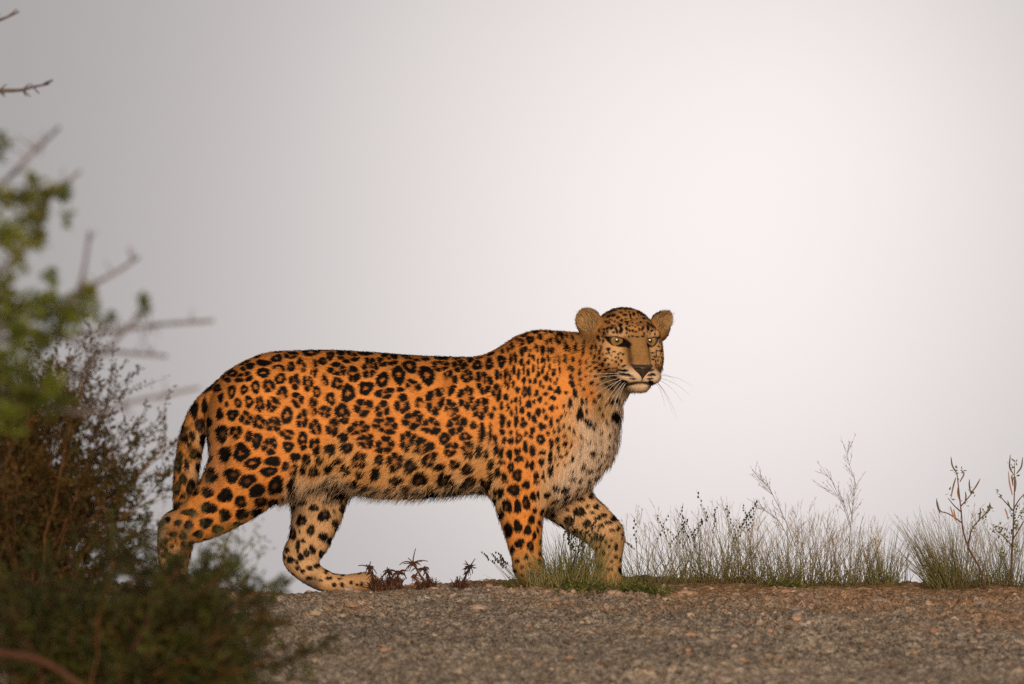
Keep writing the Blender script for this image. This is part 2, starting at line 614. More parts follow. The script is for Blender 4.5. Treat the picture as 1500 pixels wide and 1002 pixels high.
# ------------------------------------------------------------------ the leopard: coat
# Markings as seen on the near side: (zoom origin x, y, zoom factor, "x y w h type [turn]; ...").
# R open rosette, H broken rosette, S (or nothing) solid spot.
MARKS = []


def marks(ox, oy, z, txt, far=0, box=(0, 0, 9999, 9999)):
    for it in txt.replace('\n', ' ').split(';'):
        w = it.split()
        if len(w) < 4: continue
        ty = w[4] if len(w) > 4 else 'S'
        if not (box[0] <= ox + float(w[0]) / z < box[2] and box[1] <= oy + float(w[1]) / z < box[3]): continue
        MARKS.append((ox + float(w[0]) / z, oy + float(w[1]) / z, float(w[2]) / z, float(w[3]) / z, ty,
                      float(w[5]) if len(w) > 5 else 0.0, far))


marks(220, 480, 4.553, """850 205 80 50 R;945 185 90 50 R;760 235 90 45;670 255 70 45;630 270 40 35;555 300 80 50 R;520 345 50 35;450 400 60 50;
1080 165 110 50 R;1205 185 70 50 R;630 330 110 70 R;760 300 80 70 R;865 270 80 50 H;945 260 55 60;1010 255 60 90 H;1095 270 65 100 H;1155 225 60 50;
475 465 40 55;548 425 55 85 R;630 412 50 65 R;707 395 62 80 R;795 388 70 95 R;872 340 75 75 R;885 440 75 90 H;968 360 75 90 R;
1055 370 65 110 R;1165 355 45 85 H;1115 430 60 70 R;515 510 30 35;590 500 50 65 R;663 493 60 75 R;735 510 65 95 R;822 508 85 105 R;
985 482 85 95 R;1085 530 70 130 H;470 575 50 70;553 580 85 70 R;645 603 90 90 R;730 630 90 90 R;825 645 95 105 R;915 585 75 115 R;1018 608 75 120 R;
1170 560 80 90 R;485 700 80 110;575 695 80 90 R;665 725 60 70;715 755 70 105;915 712 95 70 R;925 790 80 65 R;1020 740 70 90 R;1025 795 40 45;
1105 665 75 105 R;510 835 80 100;615 830 110 110 R;800 790 110 100 R;1105 785 75 105 R;970 860 70 60;1048 870 55 70;
690 900 115 75 R;820 890 120 60;795 955 105 60;910 920 55 60;965 935 70 70 H;1030 930 45 65;1140 875 50 55;1100 945 80 60;430 975 90 80;
300 545 55 110;368 515 40 95;332 640 60 95;398 620 35 70;232 710 50 110;283 710 40 70;262 780 35 60;355 730 55 90;300 835 65 75;198 890 45 140;
245 905 35 80;318 920 35 60;262 950 30 50""", 0, (0, 0, 481, 688))
marks(480, 480, 3.8536, """20 160 50 45;120 165 120 65 R;215 145 90 30;345 180 120 80 R;510 165 150 50 R;640 215 110 55 R;655 170 80 30;750 215 80 75 R;
810 180 40 35;848 212 60 55 R;60 235 110 70 R;150 262 70 90 R;243 225 85 115 R;312 295 70 85 R;405 265 80 95 R;468 218 85 70 R;
565 268 85 105 R;485 330 80 80 H;690 310 90 130 H;790 270 75 75 R;885 310 85 130 R;60 315 60 75 R;118 370 80 95 R;218 342 80 75 R;325 370 100 60 R;
415 350 45 30;425 435 90 100 R;525 425 50 65 H;610 415 100 150 R;785 395 85 135 R;700 460 75 110 H;20 400 55 70 R;85 470 85 80 R;205 450 95 105 R;
312 460 85 85 R;485 520 110 100 R;865 455 95 110 R;935 470 30 70;35 560 75 100 R;100 520 50 45;178 567 110 80 R;330 550 140 90 R;585 555 110 95 R;
730 545 110 110 R;825 550 40 45;875 590 40 100;920 590 20 90;25 680 60 60;95 620 60 60;115 675 65 60;220 640 90 90 R;325 660 110 95 R;455 635 90 105 R;
545 665 105 90 R;663 628 65 65 R;780 612 65 50 R;800 680 75 90 R;700 685 85 75 R;865 690 45 70;75 745 60 40;190 740 85 80 R;297 740 50 50;390 750 105 85 R;
480 770 75 75;585 740 80 80 R;640 780 70 40;725 765 60 50;800 790 70 60;115 790 60 50;190 820 40 50;280 815 60 65;400 850 70 55;530 845 90 80;675 845 95 65;
820 855 70 50;750 895 80 50;900 870 60 60;140 905 85 55;50 930 90 70;260 960 100 40;410 950 95 55;540 950 90 40;640 910 100 45;20 790 50 60""", 0, (479, 0, 716, 999))
marks(700, 465, 8.333, """310 410 55 60;375 385 45 70;430 345 50 90;150 565 110 140 R;295 530 110 140 R;520 205 90 50;620 160 70 40;
720 165 100 60;520 300 110 110 H;645 270 90 110;770 240 70 70;840 185 45 45;910 180 60 50;850 300 40 90;905 280 45 90;1010 255 110 150 R;1105 230 35 60;
1225 180 45 90;1175 255 30 80;1090 350 60 130;1140 390 25 70;1210 360 50 90;1300 380 35 160;545 420 50 110;590 385 50 70;650 400 40 50;630 460 45 60;
720 355 55 70;735 400 30 60;800 400 60 110;870 395 40 70;915 400 45 100;410 510 40 130;465 490 45 140;535 545 60 90;625 545 45 70;685 490 35 80;735 530 35 75;
800 520 60 80;865 500 40 80;820 580 35 50;945 530 30 60;1000 520 30 130;1005 640 26 110;1080 505 45 110;1175 500 60 65;1265 535 35 90;1345 530 30 70;445 640 45 120;
240 700 55 140;285 705 35 100;365 750 80 260 R;500 690 40 130;565 620 40 140;615 665 45 100;680 620 40 100;740 690 50 80;735 610 40 40;795 640 40 90;
880 600 30 80;855 680 40 50;920 690 55 60;930 640 60 40;1150 620 80 90 R;1145 720 60 70;1160 805 75 100;1265 655 35 90;1265 745 45 40;
235 910 120 190 R;435 810 45 90;490 880 60 80;565 770 55 90;640 770 45 70;705 770 50 70;765 805 35 80;
800 850 45 50;835 740 55 80;890 760 40 50;945 800 45 50;885 860 50 80;580 900 70 150 R;635 900 40 140;720 920 50 80;830 930 65 60;985 890 70 90;940 900 30 50;
970 750 30 60;1080 915 50 45;1190 910 60 130;1260 805 35 40;1300 855 40 40;920 980 70 60;350 970 60 90""", 0, (715, 0, 999, 584))
marks(700, 580, 7.143, """60 85 110 100 H;60 195 75 60;145 205 60 85;180 130 40 50;250 105 40 90;320 115 35 80;355 55 30 50;400 40 45 60;
445 55 30 90;355 175 35 70;405 150 35 90;465 145 50 80;535 85 60 100;590 55 40 50;650 35 45 70;715 75 30 40;775 125 50 80;260 255 70 130 R;405 260 50 110;
330 290 45 80;470 240 45 50;480 295 70 80 R;540 200 45 80;595 240 50 100;635 165 60 90;690 155 30 60;715 220 40 60;675 315 85 80;770 270 40 100;735 385 45 55;
575 355 60 75;505 390 40 60;560 420 55 50;50 370 80 190 R;135 390 35 200;190 455 40 120;260 375 60 70;345 380 45 50;280 455 45 75;350 465 65 65;410 380 35 50;
430 440 75 100 R;660 450 85 110 R;500 525 55 120;575 565 70 110;770 490 55 90;840 445 45 70;920 400 35 60;850 540 35 90;800 360 40 50;855 335 40 60;905 300 30 50;
880 210 35 50;840 255 50 45;905 100 30 50;970 65 50 90;830 120 25 40;40 540 75 100 R;110 600 50 100;210 550 70 100;250 585 55 110;330 600 60 120;415 570 65 70;
430 650 90 80;680 585 70 50;670 680 60 80;765 630 50 130;765 765 60 120;880 615 45 55;815 635 30 40;940 575 30 50;910 685 35 45;845 700 25 35;1000 620 35 60;
155 700 70 110;255 690 65 60;345 740 75 100;410 820 100 130;515 710 40 90;565 720 60 90;690 820 30 120;615 840 55 130;155 830 60 80;215 795 60 90;280 860 70 130;
1070 170 60 150;1140 240 60 60;1180 270 30 60;1225 290 35 80;1090 40 40 80;1140 140 30 50;1440 185 80 110;1275 110 30 50;1305 175 30 50;1350 250 25 50;
1380 375 25 50;1075 390 40 40;1110 430 30 40;1175 455 30 50;1225 460 25 35;1285 440 25 35;1300 560 30 60;1075 580 25 40;1075 500 25 40;935 490 30 60;985 490 20 60;
905 490 20 50;960 320 25 50;1005 350 25 60;1185 740 90 50;1000 830 90 40;920 170 25 40;970 170 25 40;1000 760 25 30""", 0, (715, 582, 999, 704))
marks(710, 700, 7.143, """210 25 75 80;115 135 30 90;170 140 65 110;310 120 130 120;435 65 80 90;545 25 60 60;505 185 65 100;560 175 35 80;
235 280 100 140;345 295 80 150;435 255 90 140;525 330 50 60;175 350 60 120;250 535 85 160;345 500 85 130;450 540 75 120;490 430 75 90;415 400 30 30;575 460 30 70;
520 600 40 90;365 680 100 100;480 705 80 100;290 745 55 90;340 865 50 45;440 820 40 60;390 930 40 40;550 540 30 60;320 960 40 40;470 900 40 40""", 0, (0, 703, 999, 999))
marks(710, 700, 7.143, """760 170 80 60;865 85 120 50;660 250 80 90;790 280 80 60;895 225 70 70;945 145 70 35;1050 90 50 40;1105 180 50 60;
1000 215 100 40;1190 210 70 45;855 325 35 40;985 345 120 100;1070 285 60 40;1160 295 50 60;1265 305 70 60;1115 355 60 30;870 440 100 100;690 370 70 60;
1065 465 100 70;1180 415 90 35;1235 385 75 45;1345 415 75 80;1290 460 85 40;1210 495 60 45;1390 525 40 60;1330 540 70 30;1210 620 60 80;1330 645 40 30;
1265 665 30 40;1305 710 35 30;1375 715 40 80;1370 820 45 45;1330 870 40 30;1290 950 50 30;1335 950 25 30;1160 620 40 100;1435 600 20 80""", 1, (0, 690, 999, 999))
marks(220, 680, 4.4118, """540 70 115 90;630 105 110 100;410 65 80 90;380 178 75 70;490 200 100 85;590 240 90 70;690 165 105 95;770 45 105 65;820 130 100 115;
930 115 60 90;725 230 100 65;805 240 80 55;385 280 95 75;490 325 80 75;600 318 90 70;700 305 85 55;255 310 80 50;365 375 90 60;440 415 80 50;250 390 60 60;
180 378 50 40;115 355 40 40;75 380 40 40;150 450 60 35;215 460 50 45;315 450 70 50;240 515 50 40;170 500 25 30;140 530 35 25;105 490 25 30;105 550 30 20;570 380 60 30;
190 20 40 70;255 30 45 60;305 15 40 60;215 90 50 70;265 145 60 110;175 150 40 80;210 200 40 40;190 270 60 80""", 0, (0, 688, 999, 999))
marks(220, 680, 4.4118, """985 200 90 60;1200 190 80 60;1135 210 70 30;1060 275 60 50;1125 325 80 75;1190 295 25 30;1250 270 60 60;980 355 60 80;1040 420 50 65;
1195 370 45 50;1120 465 60 60;1160 485 40 50;920 440 50 90;955 520 30 90;990 490 25 35;965 430 15 40;1050 545 40 60;1010 570 45 50;1110 575 45 55;970 595 40 55;
905 615 55 40;865 595 25 30;885 550 25 40;945 630 25 35;1075 655 50 30;1030 670 40 30;950 670 35 30;985 690 40 25;1135 690 35 35;1180 680 35 25;1155 735 40 30;
1220 740 25 20;1240 780 30 35;1185 780 30 30;1295 765 25 30;1335 780 20 20;1365 775 30 30;1100 750 30 20;1025 735 40 25;1065 740 20 20;1235 715 30 20;1200 430 25 30""", 1)
marks(855, 445, 11.111, """490 195 90 45 S 30;565 225 75 50 S 25;620 275 80 35 S 15;605 150 60 40;675 185 80 45;760 200 40 80;820 180 60 60;890 140 45 45;
980 190 80 35 S -25;985 245 80 40 S -20;410 210 70 30 S 35;370 290 60 35 S 40;410 320 60 35 S 35;320 410 60 35 S 40;385 415 70 35 S 60;465 395 70 40 S 40;
490 470 50 40;540 440 120 40 S -70;600 350 70 60;610 430 60 120;700 300 70 50;700 410 45 60;745 440 40 40;800 440 50 40;850 460 50 35;900 420 30 70;
945 430 40 60;970 400 40 70;935 305 50 35 S -20;1050 400 45 100;1110 440 50 40;1060 330 100 30 S -40;1120 370 60 30 S -40;735 535 40 30;800 530 60 26;870 535 50 26;
960 530 60 28;840 380 40 25;330 500 40 50;240 550 50 80;255 440 40 50;290 360 30 50;320 610 30 70;20 640 30 90;150 700 30 90;210 700 30 110;295 700 30 80;
405 740 60 70;270 760 40 40;140 800 30 70;190 850 50 80;265 800 40 60;265 880 40 60;320 820 30 40;375 815 30 30;75 930 40 80;345 910 45 45;390 890 50 30 S -30;
465 920 45 30 S -30;455 840 30 30;500 780 50 30;560 820 40 25;530 870 40 25;175 950 50 50;315 975 40 60;415 985 30 50;530 945 50 25;600 800 40 20;
1180 780 30 60;1120 800 60 25;1210 690 50 30;1230 760 40 25;1150 860 60 25;1220 860 40 30;1130 910 60 25;1210 920 30 40;1260 760 25 60;
520 110 70 30 S 15;600 80 80 28;690 90 70 30;780 90 80 30;860 90 60 30;740 140 40 30;450 130 80 30 S 25;350 190 60 35 S 40;930 170 60 30 S -30;1010 150 80 26 S -40""")
marks(855, 510, 11.111, """640 360 190 38 S -8;680 432 270 40 S -10;800 500 130 22;1100 360 90 30 S 15;1105 435 140 38 S 10;1080 495 130 24 S 5;
650 290 80 35 S 15;1090 555 90 70;400 580 90 60 S -35;470 620 60 60;325 465 70 45;155 545 80 80;265 360 80 50;205 320 60 50;320 275 50 80;
415 265 30 50;145 370 30 60;250 585 60 40;275 740 80 70;190 830 70 70;150 700 60 50;50 840 40 120;280 930 50 80;370 860 40 80;20 640 40 60;500 325 80 20;
450 790 60 80;380 350 60 30;560 800 70 100;480 830 60 120;600 530 260 60 S -14""")


def coat_base():
    """Fur colour, lie and length at places on the animal: (px, py, depth, colour, lie in the picture, length mm)."""
    OR, OD = (.64, .232, .048), (.52, .19, .040)          # flank orange, back
    PALE, BEL = (.56, .33, .16), (.58, .41, .26)       # paler sides of legs, belly
    CH, WH = (.68, .50, .355), (.60, .42, .27)
    c = []
    def a(px, py, Y, col, lie, ln): c.append((P(px, py, Y), col, lie, ln))
    for x, y in ((330, 560), (400, 530), (500, 520), (600, 527), (700, 528), (740, 515), (790, 492)):
        a(x, y, -.04, OD, (-1, .10), 7); a(x, y, .05, OD, (-1, .1), 7)
    for x, y in ((370, 590), (450, 580), (550, 590), (650, 590), (720, 600), (450, 640), (560, 640), (660, 640), (400, 650)):
        a(x, y, -.14, OR, (-1, .25), 6.5); a(x, y, .14, OR, (-1, .25), 6.5)
    for x, y in ((470, 685), (540, 692), (620, 690), (700, 680)):
        a(x, y, -.13, (.58, .29, .10), (-.7, .7), 16); a(x, y, .13, (.58, .29, .10), (-.7, .7), 16)
    for x, y in ((440, 708), (490, 716), (550, 728), (620, 728), (690, 718)):
        for Y in (-.07, 0, .07): a(x, y, Y, BEL, (-.45, .9), 36)
    # shoulder and neck
    for x, y in ((760, 560), (790, 560), (770, 610), (810, 600), (830, 560), (800, 640)):
        a(x, y, -.13, OR, (-.6, .8), 6); a(x, y, .13, OR, (-.6, .8), 6)
    for x, y in ((845, 520), (850, 555), (860, 580)):
        a(x, y, -.10, (.53, .20, .042), (-.75, .65), 10); a(x, y, .1, (.53, .20, .042), (-.75, .65), 10)
    a(840, 490, -.02, OD, (-1, .25), 10)
    # throat and chest
    a(880, 590, -.09, (.42, .24, .10), (-.3, .95), 16); a(900, 600, -.03, CH, (-.1, 1), 18); a(895, 640, -.03, CH, (-.2, 1), 20)
    for x, y in ((850, 620), (860, 650), (845, 670), (870, 690), (835, 690), (820, 705)):
        a(x, y, -.10, CH, (-.3, .95), 20); a(x, y, .08, CH, (-.2, .95), 22)
    a(820, 640, -.13, (.58, .27, .09), (-.5, .85), 11)
    for x, y, Y in ((838, 606, -.11), (830, 632, -.12), (818, 662, -.12), (808, 692, -.10), (852, 590, -.11)): a(x, y, Y, (.62, .35, .165), (-.35, .9), 13)
    a(805, 715, -.04, BEL, (-.2, .95), 24); a(790, 735, 0, BEL, (-.2, .95), 24)
    # near front leg
    for x, y in ((765, 680), (765, 720), (767, 760), (770, 790)):
        a(x, y, -.15, OR, (-.12, 1), 8)
    a(728, 715, -.09, PALE, (-.4, .9), 13); a(798, 720, -.09, PALE, (.1, 1), 8); a(775, 830, -.13, (.42, .21, .07), (.05, 1), 7); a(795, 860, -.1, PALE, (.8, .4), 6)
    # far front leg
    for x, y in ((830, 725), (860, 750), (885, 770), (870, 735)): a(x, y, .05, PALE, (.5, .8), 9)
    for x, y in ((890, 800), (892, 840)): a(x, y, .06, (.40, .23, .10), (0, 1), 7)
    # near hind leg
    for x, y in ((390, 690), (350, 720), (320, 745), (300, 770), (290, 750)): a(x, y, -.14, OR, (-.8, .55), 8)
    a(390, 730, -.1, (.46, .2, .06), (-.8, .6), 12); a(262, 780, -.12, (.42, .17, .04), (-.5, .8), 7); a(238, 775, -.09, (.30, .2, .12), (-.3, 1), 8)
    a(250, 820, -.1, PALE, (0, 1), 6); a(310, 690, -.1, (.46, .2, .07), (-.8, .5), 14)
    # far hind leg
    for x, y in ((460, 700), (470, 740), (462, 775), (452, 800)): a(x, y, .04, PALE, (-.2, 1), 9)
    a(428, 740, .07, (.30, .2, .12), (-.5, .9), 13); a(500, 740, .07, PALE, (.1, 1), 12)
    for x, y in ((445, 830), (480, 848)): a(x, y, .07, PALE, (.7, .6), 6)
    a(455, 855, .08, (.20, .13, .08), (.7, .5), 6); a(515, 858, .07, PALE, (1, .1), 6); a(550, 858, .07, PALE, (1, .1), 6)
    # tail
    for x, y in ((285, 610), (272, 660), (265, 710), (264, 740), (290, 800), (330, 838)): a(x, y, -.03, (.46, .19, .05), (-.3, 1), 10)
    a(296, 640, 0, PALE, (-.1, 1), 12); a(290, 690, 0, PALE, (-.1, 1), 12)
    # head
    def h(r, f, u, col, lie, ln):
        p = hw((r, f, u)); c.append((p, col, lie, ln))
    FH = (.42, .19, .06)
    h(0, 30, 48, FH, (-.1, -1), 5); h(-25, 30, 38, FH, (-.5, -.9), 5); h(25, 30, 38, FH, (.5, -.9), 5)
    h(0, 50, 30, FH, (0, -1), 4); h(-40, 10, 25, FH, (-.8, -.4), 6); h(42, 8, 25, FH, (.8, -.4), 6)
    h(-28, 47, -8, (.58, .33, .15), (-.8, .3), 4); h(28, 47, -8, (.58, .33, .15), (.8, .3), 4)
    h(-25, 46, 20, (.50, .28, .13), (-.5, -.8), 4); h(25, 46, 20, (.50, .28, .13), (.5, -.8), 4)
    h(-40, 30, -18, (.50, .235, .08), (-.9, .35), 6); h(40, 30, -18, (.48, .235, .09), (.9, .35), 6)
    h(-48, 0, -22, (.46, .20, .06), (-.9, .5), 11); h(-42, 5, -42, (.46, .24, .09), (-.7, .8), 14); h(44, 0, -35, (.46, .27, .13), (.5, .9), 12)
    br = (.29, .150, .048)
    for q in ((0, 62, 16), (0, 76, 2), (-9, 68, 4), (9, 68, 4), (0, 88, -12), (-8, 80, -10), (8, 80, -10)): h(*q, br, (0, -1), 3)
    h(-22, 80, -38, WH, (-.9, .3), 4); h(22, 80, -38, WH, (.9, .3), 4); h(-12, 90, -42, WH, (-.6, .6), 3); h(12, 90, -42, WH, (.6, .6), 3)
    h(-24, 62, -26, (.50, .26, .10), (-.9, .1), 4); h(24, 62, -26, (.5, .26, .1), (.9, .1), 4)
    h(0, 84, -53, WH, (0, 1), 8); h(-14, 70, -58, (.45, .33, .22), (-.4, .9), 9); h(14, 70, -58, (.5, .37, .25), (.4, .9), 9)
    h(-30, 40, -48, (.20, .13, .07), (-.7, .8), 10); h(0, 40, -60, (.45, .33, .22), (-.3, .9), 14)
    for cc, M, sx in EARS:
        for dx, dz in ((0, 0), (8, 8), (-8, 8), (0, -12), (0, 14)):
            c.append((HC + ((cc + M.T @ np.array([dx, 1.5, dz])) / S) @ HM, (.28, .145, .05), (sx * .5, -.8), 8))
            c.append((HC + ((cc + M.T @ np.array([dx, -9, dz])) / S) @ HM, (.02, .014, .010), (sx * .5, -.8), 6))
    return c


CB = coat_base()
CBP = np.array([c[0] for c in CB]); CBC = np.array([c[1] for c in CB])
CBL = np.array([[c[2][0], 0, -c[2][1]] for c in CB]); CBN = np.array([c[3] for c in CB]) / 1000


def coat_blend(p):
    """Shepard blend of the control places"""
    col = np.zeros((len(p), 3)); lie = np.zeros((len(p), 3)); ln = np.zeros(len(p))
    for i in range(0, len(p), 20000):
        q = p[i:i + 20000]
        d2 = ((q[:, None, :] - CBP[None]) ** 2).sum(-1) + 1.2e-5
        w = d2 ** -2.6
        w /= w.sum(1)[:, None]
        col[i:i + 20000] = w @ CBC; lie[i:i + 20000] = w @ CBL; ln[i:i + 20000] = w @ CBN
    return col, lie, ln


# put each marking on the skin
STAMPS = []       # (centre, half w px, half h px, type, turn, seed, frame or None)
for (mx, my, mw, mh, ty, tn, far) in MARKS:
    o = Vector(CAM)
    d = Vector(P(mx, my, 0) - CAM).normalized()
    hit = None
    st = o
    for _ in range(4):
        loc, nor, fi, ds = BVH.ray_cast(st, d)
        if loc is None: break
        if not far or loc.y > .0:
            hit = (np.array(loc), np.array(nor)); break
        st = loc + d * .004
    if hit is None or any(np.linalg.norm(hl(hit[0][None])[0] - e[0]) < 27 for e in EARS):
        continue
    STAMPS.append((hit[0], mw / 2, mh / 2, ty, tn, len(STAMPS), None))

# fill what the photo does not show (far side, spine, insides) with spots of the size usual there
SP = np.array([s[0] for s in STAMPS]); SR = np.array([max(s[1], s[2]) for s in STAMPS]) / S
_pool = RNG.permutation(len(BV))[:34000]
_hlp = hl(BV)
AC_P, AC_R = [SP], [SR]
allP = np.zeros((6000, 3)); allR = np.zeros(6000); nS = len(SP)
allP[:nS] = SP; allR[:nS] = SR
for vi in _pool:
    p, n = BV[vi], BN[vi]
    hq = _hlp[vi]
    face = hq[1] > 12 and abs(hq[0]) < 70 and abs(hq[2]) < 80
    if face and (abs(hq[0]) < 17 and hq[2] < 22 or hq[1] > 66 or hq[2] < -40 or (abs(abs(hq[0]) - 25) < 16 and abs(hq[2] - 9) < 13)): continue   # plain bridge, muzzle, lids
    if p[2] < .045: continue
    if any(np.linalg.norm(hq - e[0]) < 33 for e in EARS): continue
    x = p[0]
    r = 8.0
    if p[2] < .28: r = 7.0 if p[2] > .14 else 4.5
    elif x > P(745, 0, 0)[0]: r = 5.2
    if x > P(860, 0, 0)[0] and p[2] > .35: r = 3.6
    if x < P(312, 0, 0)[0] and p[2] > .26: r = 5.5
    if face: r = 1.9
    r *= RNG.uniform(.75, 1.15)
    rm = r / S
    vis = n[1] < -.35
    dist = np.sqrt(((allP[:nS] - p) ** 2).sum(1))
    traced = vis and x < P(905, 0, 0)[0] and p[1] < -.03 and p[2] > P(0, 705, 0)[2] and not face
    gap = (rm + allR[:nS] * .95) * (1.42 if traced else 1.18 if vis else 1.08) + (.0011 if face else .0035)
    if (dist < gap).any(): continue
    t1 = np.cross(n, [0, 0, 1.0]); t1 /= np.linalg.norm(t1) + 1e-9
    t2 = np.cross(t1, n)
    ty = 'R' if (r > 7 and p[2] > .33 and p[0] < P(750, 0, 0)[0]) else 'S'
    STAMPS.append((p, r * RNG.uniform(.95, 1.25), r * RNG.uniform(.8, 1.05), ty, RNG.uniform(0, 180) if ty == 'S' else 0, nS, (t1, t2)))
    allP[nS] = p; allR[nS] = rm; nS += 1
    if nS >= 5990: break
print('markings', len(STAMPS), round(time.time() - T0, 1))


def coat_marks(p, nrm):
    """how black, and how deep brown, the fur is at p"""
    px, py = to_px(p)
    wob = np.stack([vnoise(p, 150, 1), vnoise(p, 150, 2)], 1) * .7 + np.stack([vnoise(p, 420, 3), vnoise(p, 420, 4)], 1) * .5
    order = np.argsort(px)
    pxs = px[order]
    dark = np.zeros(len(p)); brown = np.zeros(len(p))
    near1 = np.full(len(p), 9.0); near2 = np.full(len(p), 99.0)
    for (c, rw, rh, ty, tn, sd, fr) in STAMPS:
        R = max(rw, rh)
        cx, cy = to_px(c[None])
        lim = R * 1.7 + 2
        i0, i1 = np.searchsorted(pxs, cx[0] - lim), np.searchsorted(pxs, cx[0] + lim)
        ii = order[i0:i1]
        ii = ii[np.abs(py[ii] - cy[0]) < lim]
        d3 = p[ii] - c
        ii = ii[(d3 * d3).sum(1) < (2.2 * R / S + .02) ** 2]
        if not len(ii): continue
        rs = random.Random(sd)
        if fr is None:
            u = px[ii] - cx[0]; v = py[ii] - cy[0]
            same = (np.abs(p[ii][:, 1] - c[1]) < .05 + R / S * 1.2)
        else:
            d3 = p[ii] - c
            u = d3 @ fr[0] * S; v = -d3 @ fr[1] * S
            same = np.ones(len(ii), bool)
        u = u + wob[ii, 0]; v = v + wob[ii, 1]
        if tn:
            a = math.radians(tn)
            u, v = u * math.cos(a) - v * math.sin(a), u * math.sin(a) + v * math.cos(a)
        k_ = 1.04 if R > 4 else .96
        rw, rh = rw * k_ + .2, rh * k_ + .2
        soft = 1.0 / max(2.0, min(rw, rh))
        uu, vv = u / rw, v / rh
        rho = np.sqrt(uu * uu + vv * vv) + 1e-6
        th = np.arctan2(vv, uu)
        if R > 3.4:
            rm_ = np.where(same, rho, 9.0)
            n1 = near1[ii]
            near2[ii] = np.minimum(near2[ii], np.maximum(n1, rm_))
            near1[ii] = np.minimum(n1, rm_)
        if ty == 'S':
            edge = 1.03 + .13 * np.cos(2 * th + rs.uniform(0, 6)) * rs.uniform(.3, 1) + .10 * np.cos(3 * th + rs.uniform(0, 6))
            m = 1 - sstep(edge - soft * .7, edge + soft * .7, rho)
            if min(rw, rh) > 5.5 and rs.random() < .55:
                brown[ii] = np.maximum(brown[ii], 0)
                hole = .55 * (1 - sstep(.05, .45, np.hypot(uu - rs.uniform(-.2, .2), vv - rs.uniform(-.2, .2))))
                m = m * (1 - .35 * hole)
        else:
            k = rs.choice((3, 3, 4, 4, 5)) if R < 14 else rs.choice((5, 6))
            ph = rs.uniform(0, 6.28)
            lump = .5 + .5 * np.cos(k * th + ph + .9 * np.sin(th + rs.uniform(0, 6)) + .4 * np.cos(2 * th))
            wav = 1 + .10 * np.cos(2 * th + rs.uniform(0, 6)) + .09 * np.cos(3 * th + rs.uniform(0, 6))
            rho = rho / wav
            big = min(1.0, R / 14)
            if R > 9.5:
                inner = .30 + .16 * sstep(11, 17, np.array(R)) - .13 * lump * rs.uniform(.5, 1.2)
                outer = .98 + .12 * lump
            else:                                   # small ones are nearly closed: a thick dark ring round a brown centre
                inner = rs.uniform(.08, .34) + .08 * np.cos(2 * th + ph)
                outer = 1.02 + .06 * np.cos(3 * th + ph)
            m = sstep(inner - soft * .6, inner + soft * .6, rho) * (1 - sstep(outer - soft * .7, outer + soft * .7, rho))
            gapw = sstep(.0, .07, lump) if R > 14 or rs.random() < (.7 if R > 9.5 else .08) else np.ones_like(lump)
            if ty == 'H':
                g = np.cos(th - rs.uniform(0, 6.28))
                gapw = gapw * sstep(-.75, -.35, g)
            m = m * gapw
            if rs.random() < .25 and R > 9:       # a dot inside
                m = np.maximum(m, 1 - sstep(.12, .3, np.hypot(uu - .1, vv + .1)))
            b = 1 - sstep(.75, 1.0, rho)
            brown[ii] = np.where(same, np.maximum(brown[ii], b), brown[ii])
        dark[ii] = np.where(same, np.maximum(dark[ii], m), dark[ii])
    # neighbouring spots never run together: a net of ground colour stays between them
    return dark * sstep(.03, .20, near2 - near1), brown


